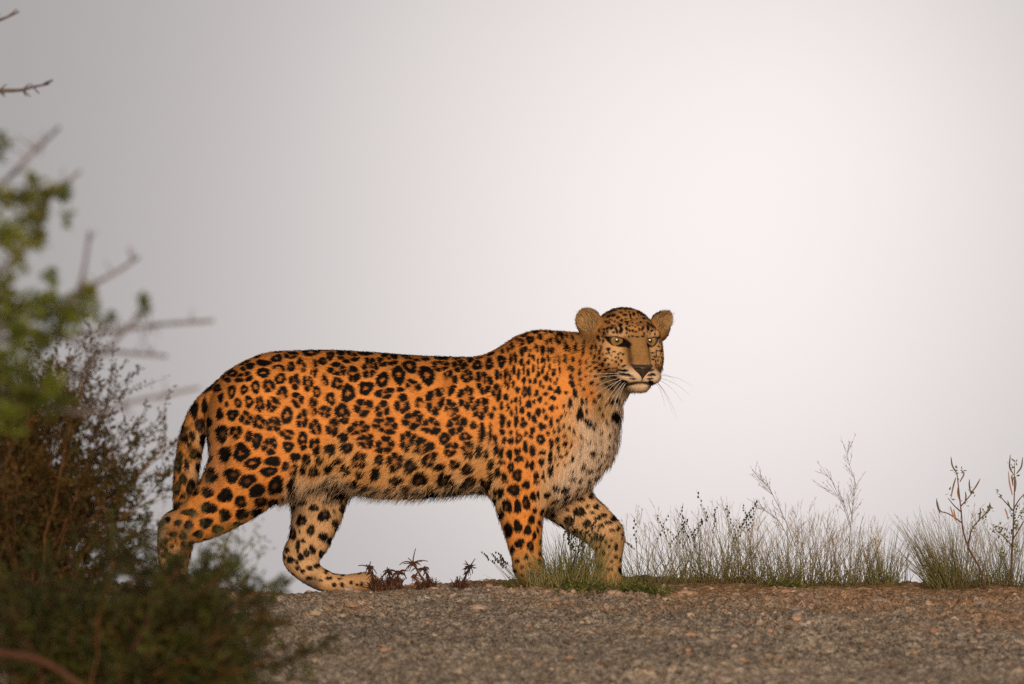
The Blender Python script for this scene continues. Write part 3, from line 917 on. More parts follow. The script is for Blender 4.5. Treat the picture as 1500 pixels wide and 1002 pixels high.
def coat(p, nrm):
    """fur colour at points p with normals nrm (the pattern of the animal itself)"""
    col, lie, ln = coat_blend(p)
    dark, brown = coat_marks(p, nrm)
    px, py = to_px(p)
    # white underside of belly and tail, inside of the legs
    h = hl(p)
    onhead = (h[:, 1] > -45) & (np.abs(h[:, 0]) < 80) & (np.abs(h[:, 2]) < 75) & (p[:, 0] > P(858, 500, 0)[0])
    # dark line of merged spots along the spine
    top = np.interp(px, TORSO[:, 0], TORSO[:, 1])
    sp = (1 - sstep(.012, .030, np.abs(p[:, 1]) + .008 * vnoise(p, 60, 8))) * (nrm[:, 2] > .2) * (px > 300) * (px < 838)
    sp = np.maximum(sp * (.55 + .6 * sstep(-.5, .35, vnoise(p, 75, 9))), 0) * ~onhead
    tail = (px < 308) & (p[:, 2] > .20) & (nrm[:, 0] < -.1)
    sp = np.maximum(sp, np.where(tail, sstep(.80, .97, -nrm[:, 0]) * .85, 0))
    dark = np.maximum(dark, np.clip(sp, 0, 1))
    # eyelids, tear line, mouth
    for sx, e in zip((-1, 1), EYES):
        u, v = h[:, 0] - sx * 25.5, h[:, 2] - 11
        a = math.radians(-12 * sx)
        uu, vv = u * math.cos(a) - v * math.sin(a), u * math.sin(a) + v * math.cos(a)
        rr = np.sqrt((uu / 14.2) ** 2 + (vv / 7.0) ** 2)
        front = h[:, 1] > 20
        dark = np.maximum(dark, np.where(front, 1 - sstep(.92, 1.12, rr), 0))
        # inner corner and the line that runs from it
        t = np.clip((11 - h[:, 2]) / 9, 0, 1)
        dd = np.hypot(h[:, 0] - sx * (16.5 - 2.2 * t), np.maximum(np.abs(h[:, 2] - 6.8) - 2.4, 0))
        dark = np.maximum(dark, np.where(front, 1 - sstep(1.2, 2.5, dd), 0))
        f = np.where(front & (h[:, 2] < 4), 1 - sstep(.8, 2.8, np.abs(h[:, 0] - sx * (14.6 + .03 * (4 - h[:, 2])))), 0)
        dark = np.maximum(dark, f * .45 * sstep(-24, -14, h[:, 2]))
        # outer corner
        dd = np.hypot((h[:, 0] - sx * 39) / 4.5, (h[:, 2] - 15.5) / 1.7)
        dark = np.maximum(dark, np.where(front, 1 - sstep(.8, 1.3, dd), 0))
    lip = np.where((h[:, 1] > 40) & (np.abs(h[:, 0]) < 32), 1 - sstep(.7 + .10 * np.abs(h[:, 0]), 2.2 + .12 * np.abs(h[:, 0]), np.abs(h[:, 2] + 46.2 + .012 * h[:, 0] ** 2 - 1.5)), 0)
    cleft = np.where((h[:, 1] > 74) & (h[:, 2] < -33) & (h[:, 2] > -46), 1 - sstep(.6, 1.8, np.abs(h[:, 0])), 0)
    dark = np.maximum(dark, np.maximum(lip * .9, cleft * .8))
    for cc, M, sx in EARS:
        q_ = (h - cc) @ M.T
        wn = (nrm @ HM.T) @ M.T
        q_ = q_ / (1 if sx < 0 else .88)
        if sx > 0: q_ = np.concatenate([q_[:, :1] / (1 - .42 * np.clip(q_[:, 2:3] / 24, -.3, 1)), q_[:, 1:]], 1)
        nearE = (np.linalg.norm(q_, axis=1) < 36) & (q_[:, 2] > -14)
        dark = np.maximum(dark, np.where(nearE, sstep(.25, -.15, wn[:, 1]) * (.95 if sx > 0 else .8), 0))
        rho = np.hypot(q_[:, 0] / 20, q_[:, 2] / 24)
        rim = np.where(nearE & (q_[:, 2] > (-2 if sx > 0 else 4)), sstep(.70, .86, rho), 0)
        rim = rim * (sstep(15, 2, q_[:, 0]) if sx > 0 else .6 * sstep(.80, .95, rho))
        dark = np.maximum(dark, rim * .9)
    bridge = onhead & (np.abs(h[:, 0]) < 15) & (h[:, 1] > 45) & (h[:, 2] < 22) & (h[:, 2] > -30)
    fine = .95 + .22 * vnoise(p, 480, 12) + .12 * vnoise(p, 170, 13)
    col = col * (1 + .10 * vnoise(p, 35, 5))[:, None]
    col = np.where(bridge[:, None], col * fine[:, None], col)
    warm = np.array([.33, .105, .020])
    pale = sstep(.09, .16, col[:, 2])
    bb = brown * .62 * (1 - pale)
    col = col * (1 - bb)[:, None] + warm * bb[:, None]
    blk = np.array([.0050, .0032, .0028])
    dk = np.clip(dark, 0, 1)
    col = col * (1 - dk)[:, None] + blk * dk[:, None]
    return col, lie, ln


bcol, blie, bln = coat(BV, BN)

m_skin, t = new_mat('leopard_skin')
o_ = N(t, 'ShaderNodeOutputMaterial')
at = N(t, 'ShaderNodeAttribute', attribute_name='Col')
b_ = N(t, 'ShaderNodeBsdfPrincipled', Roughness=0.75)
b_.inputs['Specular IOR Level'].default_value = 0.15
ns = N(t, 'ShaderNodeTexNoise', Scale=900.0, Detail=2.0)
bp = N(t, 'ShaderNodeBump', Strength=0.25, Distance=0.001)
tco = N(t, 'ShaderNodeTexCoord')
L(t, tco.outputs['Object'], ns.inputs['Vector'])
L(t, ns.outputs['Fac'], bp.inputs['Height'])
L(t, bp.outputs[0], b_.inputs['Normal'])
L(t, at.outputs['Color'], b_.inputs['Base Color'])
L(t, b_.outputs[0], o_.inputs[0])

leopard = empty('leopard', P(600, 868, 0) * [1, 1, 0],
                'leopard walking right with its head turned to look at the camera', 'leopard')
body = mesh_obj('body', BV, BF, m_skin, leopard, bcol)

# ------------------------------------------------------------------ the leopard: fur
m_fur, t = new_mat('leopard_fur')
o_ = N(t, 'ShaderNodeOutputMaterial')
at = N(t, 'ShaderNodeAttribute', attribute_name='fur_color')
an = N(t, 'ShaderNodeAttribute', attribute_name='fur_normal')
df = N(t, 'ShaderNodeBsdfDiffuse')
L(t, at.outputs['Color'], df.inputs['Color']); L(t, an.outputs['Vector'], df.inputs['Normal'])
gl = N(t, 'ShaderNodeBsdfAnisotropic', Roughness=0.5)
gl.inputs['Color'].default_value = (.9, .8, .7, 1)
L(t, an.outputs['Vector'], gl.inputs['Normal'])
mx = N(t, 'ShaderNodeMixShader', Fac=0.007)
L(t, df.outputs[0], mx.inputs[1]); L(t, gl.outputs[0], mx.inputs[2]); L(t, mx.outputs[0], o_.inputs[0])

N_FUR = 430000


def grow_fur():
    tri = np.vstack([BF[:, [0, 1, 2]], BF[:, [0, 2, 3]]])
    A, B, C = BV[tri[:, 0]], BV[tri[:, 1]], BV[tri[:, 2]]
    area = .5 * np.linalg.norm(np.cross(B - A, C - A), axis=1)
    cen = (A + B + C) / 3
    w = area.copy()
    seen = BN[tri[:, 0]][:, 1] < .35
    w *= np.where(seen, 1.0, .35)                       # thinner on the side turned away
    hc = hl(cen)
    w *= np.where((hc[:, 1] > -40) & (np.abs(hc[:, 0]) < 80) & (np.abs(hc[:, 2]) < 75), 2.2, 1.0)
    pick = RNG.choice(len(tri), N_FUR, p=w / w.sum())
    r1, r2 = RNG.random(N_FUR), RNG.random(N_FUR)
    s = np.sqrt(r1)
    b0, b1, b2 = 1 - s, s * (1 - r2), s * r2
    root = A[pick] * b0[:, None] + B[pick] * b1[:, None] + C[pick] * b2[:, None]
    n = BN[tri[pick, 0]] * b0[:, None] + BN[tri[pick, 1]] * b1[:, None] + BN[tri[pick, 2]] * b2[:, None]
    n /= np.linalg.norm(n, axis=1)[:, None]
    col, lie, ln = coat(root, n)
    h = hl(root)
    # none on the eyes, the nose leather or the inside of the eye opening
    ok = np.ones(N_FUR, bool)
    for sx in (-1, 1):
        u, v = (h[:, 0] - sx * 25.5) / 13.5, (h[:, 2] - 11) / 6.2
        ok &= ~((u * u + v * v < 1) & (h[:, 1] > 20))
    ok &= ~((np.abs(h[:, 0]) < 11) & (h[:, 2] < -16) & (h[:, 2] > -37) & (h[:, 1] > 86))
    for cc, M, sx in EARS:                              # long pale hairs inside the ears
        q_ = (h - cc) @ M.T
        inn = (np.hypot(q_[:, 0] / 20, q_[:, 2] / 24) < .72) & (q_[:, 1] > -12) & (q_[:, 1] < 10)
        pale = inn & (RNG.random(N_FUR) < .13)
        col[pale] = np.array([.42, .28, .14]); ln[pale] = .015
        col[inn & ~pale] *= .78
    root, n, col, lie, ln = root[ok], n[ok], col[ok], lie[ok], ln[ok]
    k = len(root)
    lie = lie + .22 * np.stack([vnoise(root, 28, 31), vnoise(root, 28, 32), vnoise(root, 28, 33)], 1)
    cl = np.stack([vnoise(root, 160, 34), vnoise(root, 160, 35), vnoise(root, 160, 36)], 1)
    lie = lie + cl * np.clip(ln / .03, .1, .55)[:, None] + RNG.normal(0, .13, (k, 3))
    lie -= n * (lie * n).sum(1)[:, None]
    lie /= np.linalg.norm(lie, axis=1)[:, None] + 1e-9
    ln = ln * RNG.uniform(.7, 1.2, k)
    guard = RNG.random(k) < .07
    ln = np.where(guard, ln * 1.5, ln)
    lift = np.where(guard, RNG.uniform(.4, .75, k), RNG.uniform(.20, .42, k))[:, None] + np.clip(ln - .012, 0, .02)[:, None] * 8
    d0 = lie + n * (lift * 1.5); d0 /= np.linalg.norm(d0, axis=1)[:, None]
    d1 = lie + n * (lift * .55); d1 /= np.linalg.norm(d1, axis=1)[:, None]
    d2 = lie + n * (lift * -.05) + np.array([0, 0, -1.0]) * np.clip(ln - .014, 0, .02)[:, None] * 55
    d2 /= np.linalg.norm(d2, axis=1)[:, None]
    p0 = root - n * .0008
    p1 = p0 + d0 * (ln * .34)[:, None]
    p2 = p1 + d1 * (ln * .33)[:, None]
    p3 = p2 + d2 * (ln * .33)[:, None]
    pts = np.stack([p0, p1, p2, p3], 1) - np.array(leopard.location)
    lum = RNG.uniform(.76, 1.24, k) * (1 + .10 * vnoise(root, 260, 41))
    col = col * lum[:, None]
    # a hair is lit across its own length: take the skin normal square to the hair
    dm = d0 + d1 + 1.4 * d2; dm /= np.linalg.norm(dm, axis=1)[:, None]
    nn = n - dm * (n * dm).sum(1)[:, None]
    ow = np.zeros((k, 3)); ow[:, 1] = np.where(root[:, 1] < .02, -1.0, 1.0)
    ow -= dm * (ow * dm).sum(1)[:, None]
    nn = nn + ow * (.75 * np.clip(-n[:, 2] - .1, 0, 1))[:, None]
    nn = nn / (np.linalg.norm(nn, axis=1)[:, None] + 1e-6)
    wl = np.clip((ln - .008) / .014, 0, .9)[:, None]
    nn = n * (1 - wl) + nn * wl + RNG.normal(0, .10, (k, 3)) + lie * .10
    nn /= np.linalg.norm(nn, axis=1)[:, None]
    hc = bpy.data.hair_curves.new('fur')
    hc.add_curves([4] * k)
    hc.attributes['position'].data.foreach_set('vector', pts.ravel().astype(np.float32))
    ra = hc.attributes.new('radius', 'FLOAT', 'POINT')
    rb = np.clip(.00026 + ln * .006, .00026, .00042)
    ra.data.foreach_set('value', (rb[:, None] * np.array([1, .95, .7, .2])).ravel().astype(np.float32))
    ca = hc.attributes.new('fur_color', 'FLOAT_COLOR', 'CURVE')
    c4 = np.ones((k, 4)); c4[:, :3] = col
    ca.data.foreach_set('color', c4.ravel().astype(np.float32))
    na = hc.attributes.new('fur_normal', 'FLOAT_VECTOR', 'CURVE')
    na.data.foreach_set('vector', nn.ravel().astype(np.float32))
    hc.materials.append(m_fur)
    o = bpy.data.objects.new('fur', hc)
    COL.objects.link(o)
    o.parent = leopard
    return o


fur = grow_fur()
print('fur', round(time.time() - T0, 1))

# ------------------------------------------------------------------ the leopard: eyes, nose, whiskers
m_eye, t = new_mat('leopard_eye')
o_ = N(t, 'ShaderNodeOutputMaterial')
b_ = N(t, 'ShaderNodeBsdfPrincipled', Roughness=0.08)
b_.inputs['Coat Weight'].default_value = 0.15
tco = N(t, 'ShaderNodeTexCoord')
sp = N(t, 'ShaderNodeSeparateXYZ')
L(t, tco.outputs['Object'], sp.inputs[0])
cx = N(t, 'ShaderNodeCombineXYZ'); L(t, sp.outputs['X'], cx.inputs['X']); L(t, sp.outputs['Z'], cx.inputs['Y'])
ln_ = N(t, 'ShaderNodeVectorMath', operation='LENGTH'); L(t, cx.outputs[0], ln_.inputs[0])
rp = N(t, 'ShaderNodeValToRGB')
mr = N(t, 'ShaderNodeMath', operation='DIVIDE'); L(t, ln_.outputs['Value'], mr.inputs[0]); mr.inputs[1].default_value = EYE_R / S
L(t, mr.outputs[0], rp.inputs[0])
cr = rp.color_ramp
cr.elements[0].position = 0.0; cr.elements[0].color = (.006, .005, .004, 1)
cr.elements[1].position = 1.0; cr.elements[1].color = (.02, .012, .008, 1)
for ps, cc in ((.21, (.006, .005, .004, 1)), (.27, (.17, .100, .026, 1)), (.66, (.30, .185, .055, 1)), (.76, (.08, .05, .02, 1)), (.84, (.02, .012, .008, 1))):
    e = cr.elements.new(ps); e.color = cc
L(t, rp.outputs[0], b_.inputs['Base Color']); L(t, b_.outputs[0], o_.inputs[0])


def uv_ball(r, nu=28, nv=18):
    v, f = [], []
    for i in range(nv + 1):
        a = math.pi * i / nv
        for j in range(nu):
            b = 2 * math.pi * j / nu
            v.append((r * math.sin(a) * math.cos(b), r * math.cos(a), r * math.sin(a) * math.sin(b)))
    for i in range(nv):
        for j in range(nu):
            f.append((i * nu + j, i * nu + (j + 1) % nu, (i + 1) * nu + (j + 1) % nu, (i + 1) * nu + j))
    return np.array(v), f


for e in EYES:
    v, f = uv_ball(EYE_R / S)
    o = mesh_obj('eye', v, f, m_eye)
    o.parent = leopard
    o.location = hw(e) - np.array(leopard.location)
    look = Vector(CAM - hw(e)) + Vector((1.5, 0, -.6))
    o.rotation_euler = (-look).to_track_quat('-Y', 'Z').to_euler() if False else look.to_track_quat('-Y', 'Z').to_euler()

m_nose, t = new_mat('leopard_nose')
o_ = N(t, 'ShaderNodeOutputMaterial')
b_ = N(t, 'ShaderNodeBsdfPrincipled', Roughness=0.45)
vo = N(t, 'ShaderNodeTexVoronoi', Scale=700.0)
tco = N(t, 'ShaderNodeTexCoord'); L(t, tco.outputs['Object'], vo.inputs['Vector'])
rp = N(t, 'ShaderNodeValToRGB'); L(t, vo.outputs['Distance'], rp.inputs[0])
rp.color_ramp.elements[0].color = (.022, .011, .007, 1); rp.color_ramp.elements[1].color = (.048, .024, .014, 1)
bp = N(t, 'ShaderNodeBump', Strength=0.3, Distance=0.0006); L(t, vo.outputs['Distance'], bp.inputs['Height'])
L(t, bp.outputs[0], b_.inputs['Normal']); L(t, rp.outputs[0], b_.inputs['Base Color']); L(t, b_.outputs[0], o_.inputs[0])


def make_nose():
    """nose leather: broad at the top, drawn to a point below, with two nostrils"""
    nu, nv = 25, 17
    v, f = [], []
    for j in range(nv):
        tt = j / (nv - 1)
        u = -18.5 - 20.0 * tt
        half = 15.0 * (1 - tt ** 1.3) + 1.2
        for i in range(nu):
            s = -1 + 2 * i / (nu - 1)
            x = s * half
            fw = 101.5 - 5.0 * tt - 8.0 * s * s * (1 - .5 * tt) - 5.0 * max(0, .2 - tt) * 5
            # nostrils: hollow at the sides
            nd = math.hypot((abs(x) - 8.2) / 3.8, (u + 24.5 + abs(x) * .12) / 2.4)
            fw -= 3.0 * max(0.0, 1 - nd) ** .6 if nd < 1 else 0
            v.append(hw((x, fw, u)))
    for j in range(nv - 1):
        for i in range(nu - 1):
            a = j * nu + i
            f.append((a, a + nu, a + nu + 1, a + 1))
    # rim going back into the muzzle, so the leather is a solid lump
    ring = [i for i in range(nu)] + [j * nu + nu - 1 for j in range(1, nv)] + [(nv - 1) * nu + i for i in range(nu - 2, -1, -1)] + [j * nu for j in range(nv - 2, 0, -1)]
    b0 = len(v)
    for i in ring:
        q = hl(np.array(v[i])[None])[0]
        v.append(hw((q[0] * .9, 76, q[2] * .97 - 1)))
    m = len(ring)
    for k in range(m):
        f.append((ring[k], ring[(k + 1) % m], b0 + (k + 1) % m, b0 + k))
    f.append(tuple(b0 + k for k in range(m)))
    return mesh_obj('nose', np.array(v), f, m_nose, leopard)


make_nose()


class MB:
    """collects tubes and leaves, with a colour per vertex, into one mesh"""

    def __init__(self):
        self.v, self.f3, self.f4, self.c, self.n = [], [], [], [], 0

    def tube(self, pts, r0, r1, c0, c1, sides=3, cap=False):
        pts = np.asarray(pts, float)
        m = len(pts)
        tg = np.gradient(pts, axis=0)
        tg /= np.linalg.norm(tg, axis=1)[:, None] + 1e-12
        ref = np.array([0.31, .95, .05])
        a = np.cross(tg, ref); a /= np.linalg.norm(a, axis=1)[:, None] + 1e-12
        b = np.cross(tg, a)
        t = np.linspace(0, 1, m)
        r = r0 + (r1 - r0) * t if np.isscalar(r0) else np.asarray(r0)
        an = np.arange(sides) * 2 * math.pi / sides
        ring = pts[:, None, :] + r[:, None, None] * (a[:, None, :] * np.cos(an)[None, :, None] + b[:, None, :] * np.sin(an)[None, :, None])
        self.v.append(ring.reshape(-1, 3))
        col = np.asarray(c0)[None] * (1 - t)[:, None] + np.asarray(c1)[None] * t[:, None]
        self.c.append(np.repeat(col, sides, 0))
        i = np.arange(m - 1)[:, None] * sides
        j = np.arange(sides)[None]
        q = np.stack([i + j, i + (j + 1) % sides, i + sides + (j + 1) % sides, i + sides + j], -1).reshape(-1, 4) + self.n
        self.f4.append(q)
        if cap:
            k = np.arange(1, sides - 1)
            self.f3.append(np.stack([np.zeros_like(k), k + 1, k], 1) + self.n)
            self.f3.append(np.stack([np.zeros_like(k), k, k + 1], 1) + self.n + (m - 1) * sides)
        self.n += m * sides

    def leaves(self, pos, axis_, nrm, ln, wd, col):
        """leaf blades folded along the midrib, one per row"""
        pos, axis_, nrm = (np.asarray(x, float) for x in (pos, axis_, nrm))
        axis_ = axis_ / (np.linalg.norm(axis_, axis=1)[:, None] + 1e-9)
        side = np.cross(axis_, nrm); side /= np.linalg.norm(side, axis=1)[:, None] + 1e-9
        up = np.cross(side, axis_)
        ln = np.asarray(ln)[:, None]; wd = np.asarray(wd)[:, None]
        k = len(pos)
        V = np.stack([pos, pos + axis_ * ln * .5 - side * wd * .5 + up * wd * .18, pos + axis_ * ln * .55 - up * ln * .03,
                      pos + axis_ * ln * .5 + side * wd * .5 + up * wd * .18, pos + axis_ * ln - up * ln * .12], 1).reshape(-1, 3)
        o = (np.arange(k) * 5)[:, None]
        F = np.stack([o + [0, 1, 2], o + [1, 4, 2], o + [0, 2, 3], o + [2, 4, 3]], 1).reshape(-1, 3) + self.n
        self.v.append(V); self.f3.append(F)
        self.c.append(np.repeat(np.asarray(col, float), 5, 0))
        self.n += k * 5

    def ball(self, c, r, col, stretch=(1, 1, 1)):
        v = np.array([(0, 0, 1), (.894, 0, .447), (.276, .851, .447), (-.724, .526, .447), (-.724, -.526, .447), (.276, -.851, .447),
                      (.724, .526, -.447), (-.276, .851, -.447), (-.894, 0, -.447), (-.276, -.851, -.447), (.724, -.526, -.447), (0, 0, -1)])
        f = np.array([(0, 1, 2), (0, 2, 3), (0, 3, 4), (0, 4, 5), (0, 5, 1), (1, 6, 2), (2, 7, 3), (3, 8, 4), (4, 9, 5), (5, 10, 1),
                      (6, 7, 2), (7, 8, 3), (8, 9, 4), (9, 10, 5), (10, 6, 1), (11, 7, 6), (11, 8, 7), (11, 9, 8), (11, 10, 9), (11, 6, 10)])
        self.v.append(np.asarray(c) + v * r * np.asarray(stretch)); self.f3.append(f + self.n)
        self.c.append(np.repeat(np.asarray(col, float)[None], 12, 0)); self.n += 12

    def build(self, name, mat, parent=None, smooth=True, loc=None):
        V = np.vstack(self.v); C = np.vstack(self.c)
        faces = []
        for a in self.f4: faces += a.tolist()
        for a in self.f3: faces += a.tolist()
        return mesh_obj(name, V, faces, mat, parent, C, smooth, loc)


m_whisk = plant_material('whisker_hair', rough=0.35, trans=0.15, var=0.05)
# whiskers: (root right/forward/up, end px)
WH = [((-23, 82, -40), (856, 590)), ((-24, 80, -38), (866, 602)), ((-25, 78, -42), (876, 612)), ((-22, 82, -44), (886, 606)), ((-26, 76, -36), (848, 562)),
      ((-24, 78, -46), (896, 610)), ((-21, 82, -46), (903, 604)), ((-26, 74, -40), (860, 575)), ((-22, 80, -48), (890, 620)), ((-25, 78, -34), (842, 553)),
      ((23, 82, -38), (1011, 580)), ((24, 80, -40), (1000, 590)), ((24, 78, -42), (992, 614)), ((25, 76, -36), (1014, 566)), ((22, 80, -45), (974, 596)),
      ((25, 76, -44), (985, 606)), ((23, 80, -34), (990, 560))]
for q, e in WH:
    a = hw(q)
    sgn = -1 if q[0] < 0 else 1
    b = P(e[0], e[1], a[1] - (.05 if sgn < 0 else -.01))
    mid = (a + b) / 2 + np.array([sgn * .006, -.02 if sgn < 0 else -.008, .018 if sgn > 0 else .010])
    tt = np.linspace(0, 1, 9)[:, None]
    pts = a * (1 - tt) ** 2 + mid * 2 * tt * (1 - tt) + b * tt ** 2
    w = MB()
    cc = (.75, .68, .58) if sgn < 0 else (.30, .25, .24)
    w.tube(pts, .00055, .00012, cc, cc, 4)
    w.build('whisker', m_whisk, leopard)
# ------------------------------------------------------------------ ground
def g_base(x, y):
    """large shape of the bank: rises to a crest just behind the animal, then falls away"""
    x = np.asarray(x, float); y = np.asarray(y, float)
    z = np.where(y < -.30, .09 * (y + .30) - .004, 0)
    t = np.clip((y + .30) / .80, 0, 1)
    z = np.where(y >= -.30, -.004 + .024 * t * t * (3 - 2 * t), z)
    far = np.clip(y - .62, 0, None)
    z = z - .30 * far ** 1.4 / (1 + .06 * far)
    z = z + .010 * np.sin(x * 2.1 + .6) * np.exp(-((y - .4) / .6) ** 2)
    z = z - .024 * np.exp(-((x + .60) / .28) ** 2) * np.exp(-((y - .4) / .6) ** 2)
    return np.maximum(z, -7.0)


def ground_z(x, y, fine=True):
    x = np.atleast_1d(np.asarray(x, float)); y = np.atleast_1d(np.asarray(y, float))
    z = g_base(x, y)
    p3 = np.stack([x, y, np.zeros_like(x)], 1)
    z = z + .012 * vnoise(p3, 2.6, 51) + .007 * vnoise(p3, 7, 52)
    if fine:
        fade = np.exp(-np.clip(np.abs(y + .9) - 2.2, 0, None) * 2) * np.exp(-np.clip(np.abs(x) - 1.9, 0, None) * 2)
        p2 = np.stack([x, y], 1)
        h = .0085 * vnoise(p3 * [1, .7, 1], 17, 53) + .0065 * vnoise(p3, 44, 54) + .004 * vnoise(p3, 110, 58)
        for f, a, sd in ((17, .005, 61), (41, .009, 64), (85, .010, 67)):
            d, r = worley2(p2 + .012 * np.stack([vnoise(p3, 30, 55), vnoise(p3, 30, 56)], 1), f, sd)
            h = h + a * np.clip(1 - d * (1.25 + .5 * r), 0, 1) ** .7 * (r > .45) * (.35 + r)
        patch = .55 + .45 * vnoise(p3, 3.1, 57)
        z = z + h * fade * (.55 + .6 * patch) * (1 - .45 * sstep(-.5, -.2, y))
    return z


def gpt(px, Y):
    """a point of the ground under photo column px at depth Y"""
    x = P(px, 868, Y)[0]
    return np.array([x, Y, float(ground_z(x, Y)[0])])


m_gr, t = new_mat('ground_earth')
o_ = N(t, 'ShaderNodeOutputMaterial')
b_ = N(t, 'ShaderNodeBsdfPrincipled', Roughness=0.95)
b_.inputs['Specular IOR Level'].default_value = 0.1
g = N(t, 'ShaderNodeNewGeometry')


def noise(scale, detail, rough, vec=None):
    n = N(t, 'ShaderNodeTexNoise', Scale=scale, Detail=detail, Roughness=rough)
    L(t, vec or g.outputs['Position'], n.inputs['Vector'])
    return n.outputs['Fac']


def ramp(fac, stops):
    r = N(t, 'ShaderNodeValToRGB')
    L(t, fac, r.inputs[0])
    r.color_ramp.elements[0].position, r.color_ramp.elements[0].color = stops[0][0], (*stops[0][1], 1)
    r.color_ramp.elements[1].position, r.color_ramp.elements[1].color = stops[-1][0], (*stops[-1][1], 1)
    for ps, c in stops[1:-1]:
        e = r.color_ramp.elements.new(ps); e.color = (*c, 1)
    return r.outputs[0]


def mixc(fac, a, b, mode='MIX'):
    m = N(t, 'ShaderNodeMix', data_type='RGBA', blend_type=mode)
    if hasattr(fac, 'is_linked'): L(t, fac, m.inputs[0])
    else: m.inputs[0].default_value = fac
    L(t, a, m.inputs[6]); L(t, b, m.inputs[7])
    return m.outputs[2]


grey = ramp(noise(55, 4, .65), [(.30, (.085, .064, .047)), (.5, (.325, .265, .205)), (.72, (.58, .49, .395))])
brn = ramp(noise(48, 4, .65), [(.28, (.10, .052, .025)), (.5, (.39, .24, .135)), (.74, (.62, .43, .285))])
sep = N(t, 'ShaderNodeSeparateXYZ'); L(t, g.outputs['Position'], sep.inputs[0])
# greyer worn track on the left and along the middle, browner earth at the crest and to the right
mx_ = N(t, 'ShaderNodeMath', operation='MULTIPLY_ADD'); L(t, sep.outputs['X'], mx_.inputs[0]); mx_.inputs[1].default_value = .10; mx_.inputs[2].default_value = .04
my_ = N(t, 'ShaderNodeMath', operation='MULTIPLY_ADD'); L(t, sep.outputs['Y'], my_.inputs[0]); my_.inputs[1].default_value = .22; L(t, mx_.outputs[0], my_.inputs[2])
nn_ = N(t, 'ShaderNodeMath', operation='ADD'); L(t, noise(3.0, 4, .6), nn_.inputs[0]); L(t, my_.outputs[0], nn_.inputs[1])
cl_ = N(t, 'ShaderNodeMapRange'); L(t, nn_.outputs[0], cl_.inputs['Value']); cl_.inputs['From Min'].default_value = .34; cl_.inputs['From Max'].default_value = .60
earth = mixc(cl_.outputs[0], grey, brn)
red = ramp(noise(13, 3, .6), [(.60, (0, 0, 0)), (.72, (1, 1, 1))])
redc = N(t, 'ShaderNodeRGB'); redc.outputs[0].default_value = (.32, .14, .075, 1)
rf = N(t, 'ShaderNodeMath', operation='MULTIPLY'); L(t, red, rf.inputs[0]); rf.inputs[1].default_value = .6
earth = mixc(rf.outputs[0], earth, redc.outputs[0])
patch = ramp(noise(1.7, 3, .6), [(.36, (.80, .79, .78)), (.64, (1.16, 1.13, 1.10))])
earth = mixc(1.0, earth, patch, 'MULTIPLY')
speck = ramp(noise(190, 2, .5), [(.36, (.38, .35, .32)), (.50, (1, 1, 1)), (.68, (1.3, 1.27, 1.22))])
earth = mixc(1.0, earth, speck, 'MULTIPLY')
bp = N(t, 'ShaderNodeBump', Strength=0.8, Distance=0.006)
L(t, noise(150, 5, .7), bp.inputs['Height']); L(t, bp.outputs[0], b_.inputs['Normal'])
L(t, earth, b_.inputs['Base Color']); L(t, b_.outputs[0], o_.inputs[0])


def grid_axis(fine0, fine1, step, far0, far1, grow=1.22):
    a = list(np.arange(fine0, fine1 + 1e-6, step))
    s = step
    while a[-1] < far1:
        s *= grow; a.append(a[-1] + s)
    s = step
    while a[0] > far0:
        s *= grow; a.insert(0, a[0] - s)
    return np.array(a)


gxs = grid_axis(-1.75, 1.75, .0062, -900, 900, 1.3)
gys = grid_axis(-2.75, .95, .0095, -40, 1500, 1.25)
X, Y = np.meshgrid(gxs, gys, indexing='ij')
Z = ground_z(X.ravel(), Y.ravel())
nyg = len(gys)
i, j = np.meshgrid(np.arange(len(gxs) - 1), np.arange(nyg - 1), indexing='ij')
q = (i * nyg + j).ravel()
gf = np.stack([q, q + nyg, q + nyg + 1, q + 1], 1)
tag(mesh_obj('ground', np.stack([X.ravel(), Y.ravel(), Z], 1), gf, m_gr), kind='structure')
print('ground', len(gf), round(time.time() - T0, 1))

# loose gravel and crumbs of earth
m_gv = plant_material('gravel_stone', rough=.95, trans=0, var=.35, scale=300)
mb = MB()
for k in range(2600):
    y = -2.65 + 3.4 * random.random()
    x = random.uniform(-1.7, 1.7)
    r = random.choice((.003, .0045, .006, .008, .0105)) * random.uniform(.7, 1.2)
    z = float(g_base(x, y))
    c = random.choice(((.25, .20, .155), (.19, .15, .115), (.29, .18, .11), (.40, .30, .22), (.12, .08, .05), (.34, .20, .125)))
    mb.ball((x, y, 0), r, np.array(c) * random.uniform(.8, 1.2), (random.uniform(.8, 1.5), random.uniform(.8, 1.4), random.uniform(.5, .9)))
V = np.vstack(mb.v).reshape(-1, 12, 3)
cz = ground_z(V[:, :, 0].mean(1), V[:, :, 1].mean(1))
V += RNG.normal(0, .0005, V.shape)
V[:, :, 2] += cz[:, None] + .0008
mb.v = [V.reshape(-1, 3)]
tag(mb.build('gravel', m_gv, None, smooth=False), kind='stuff')

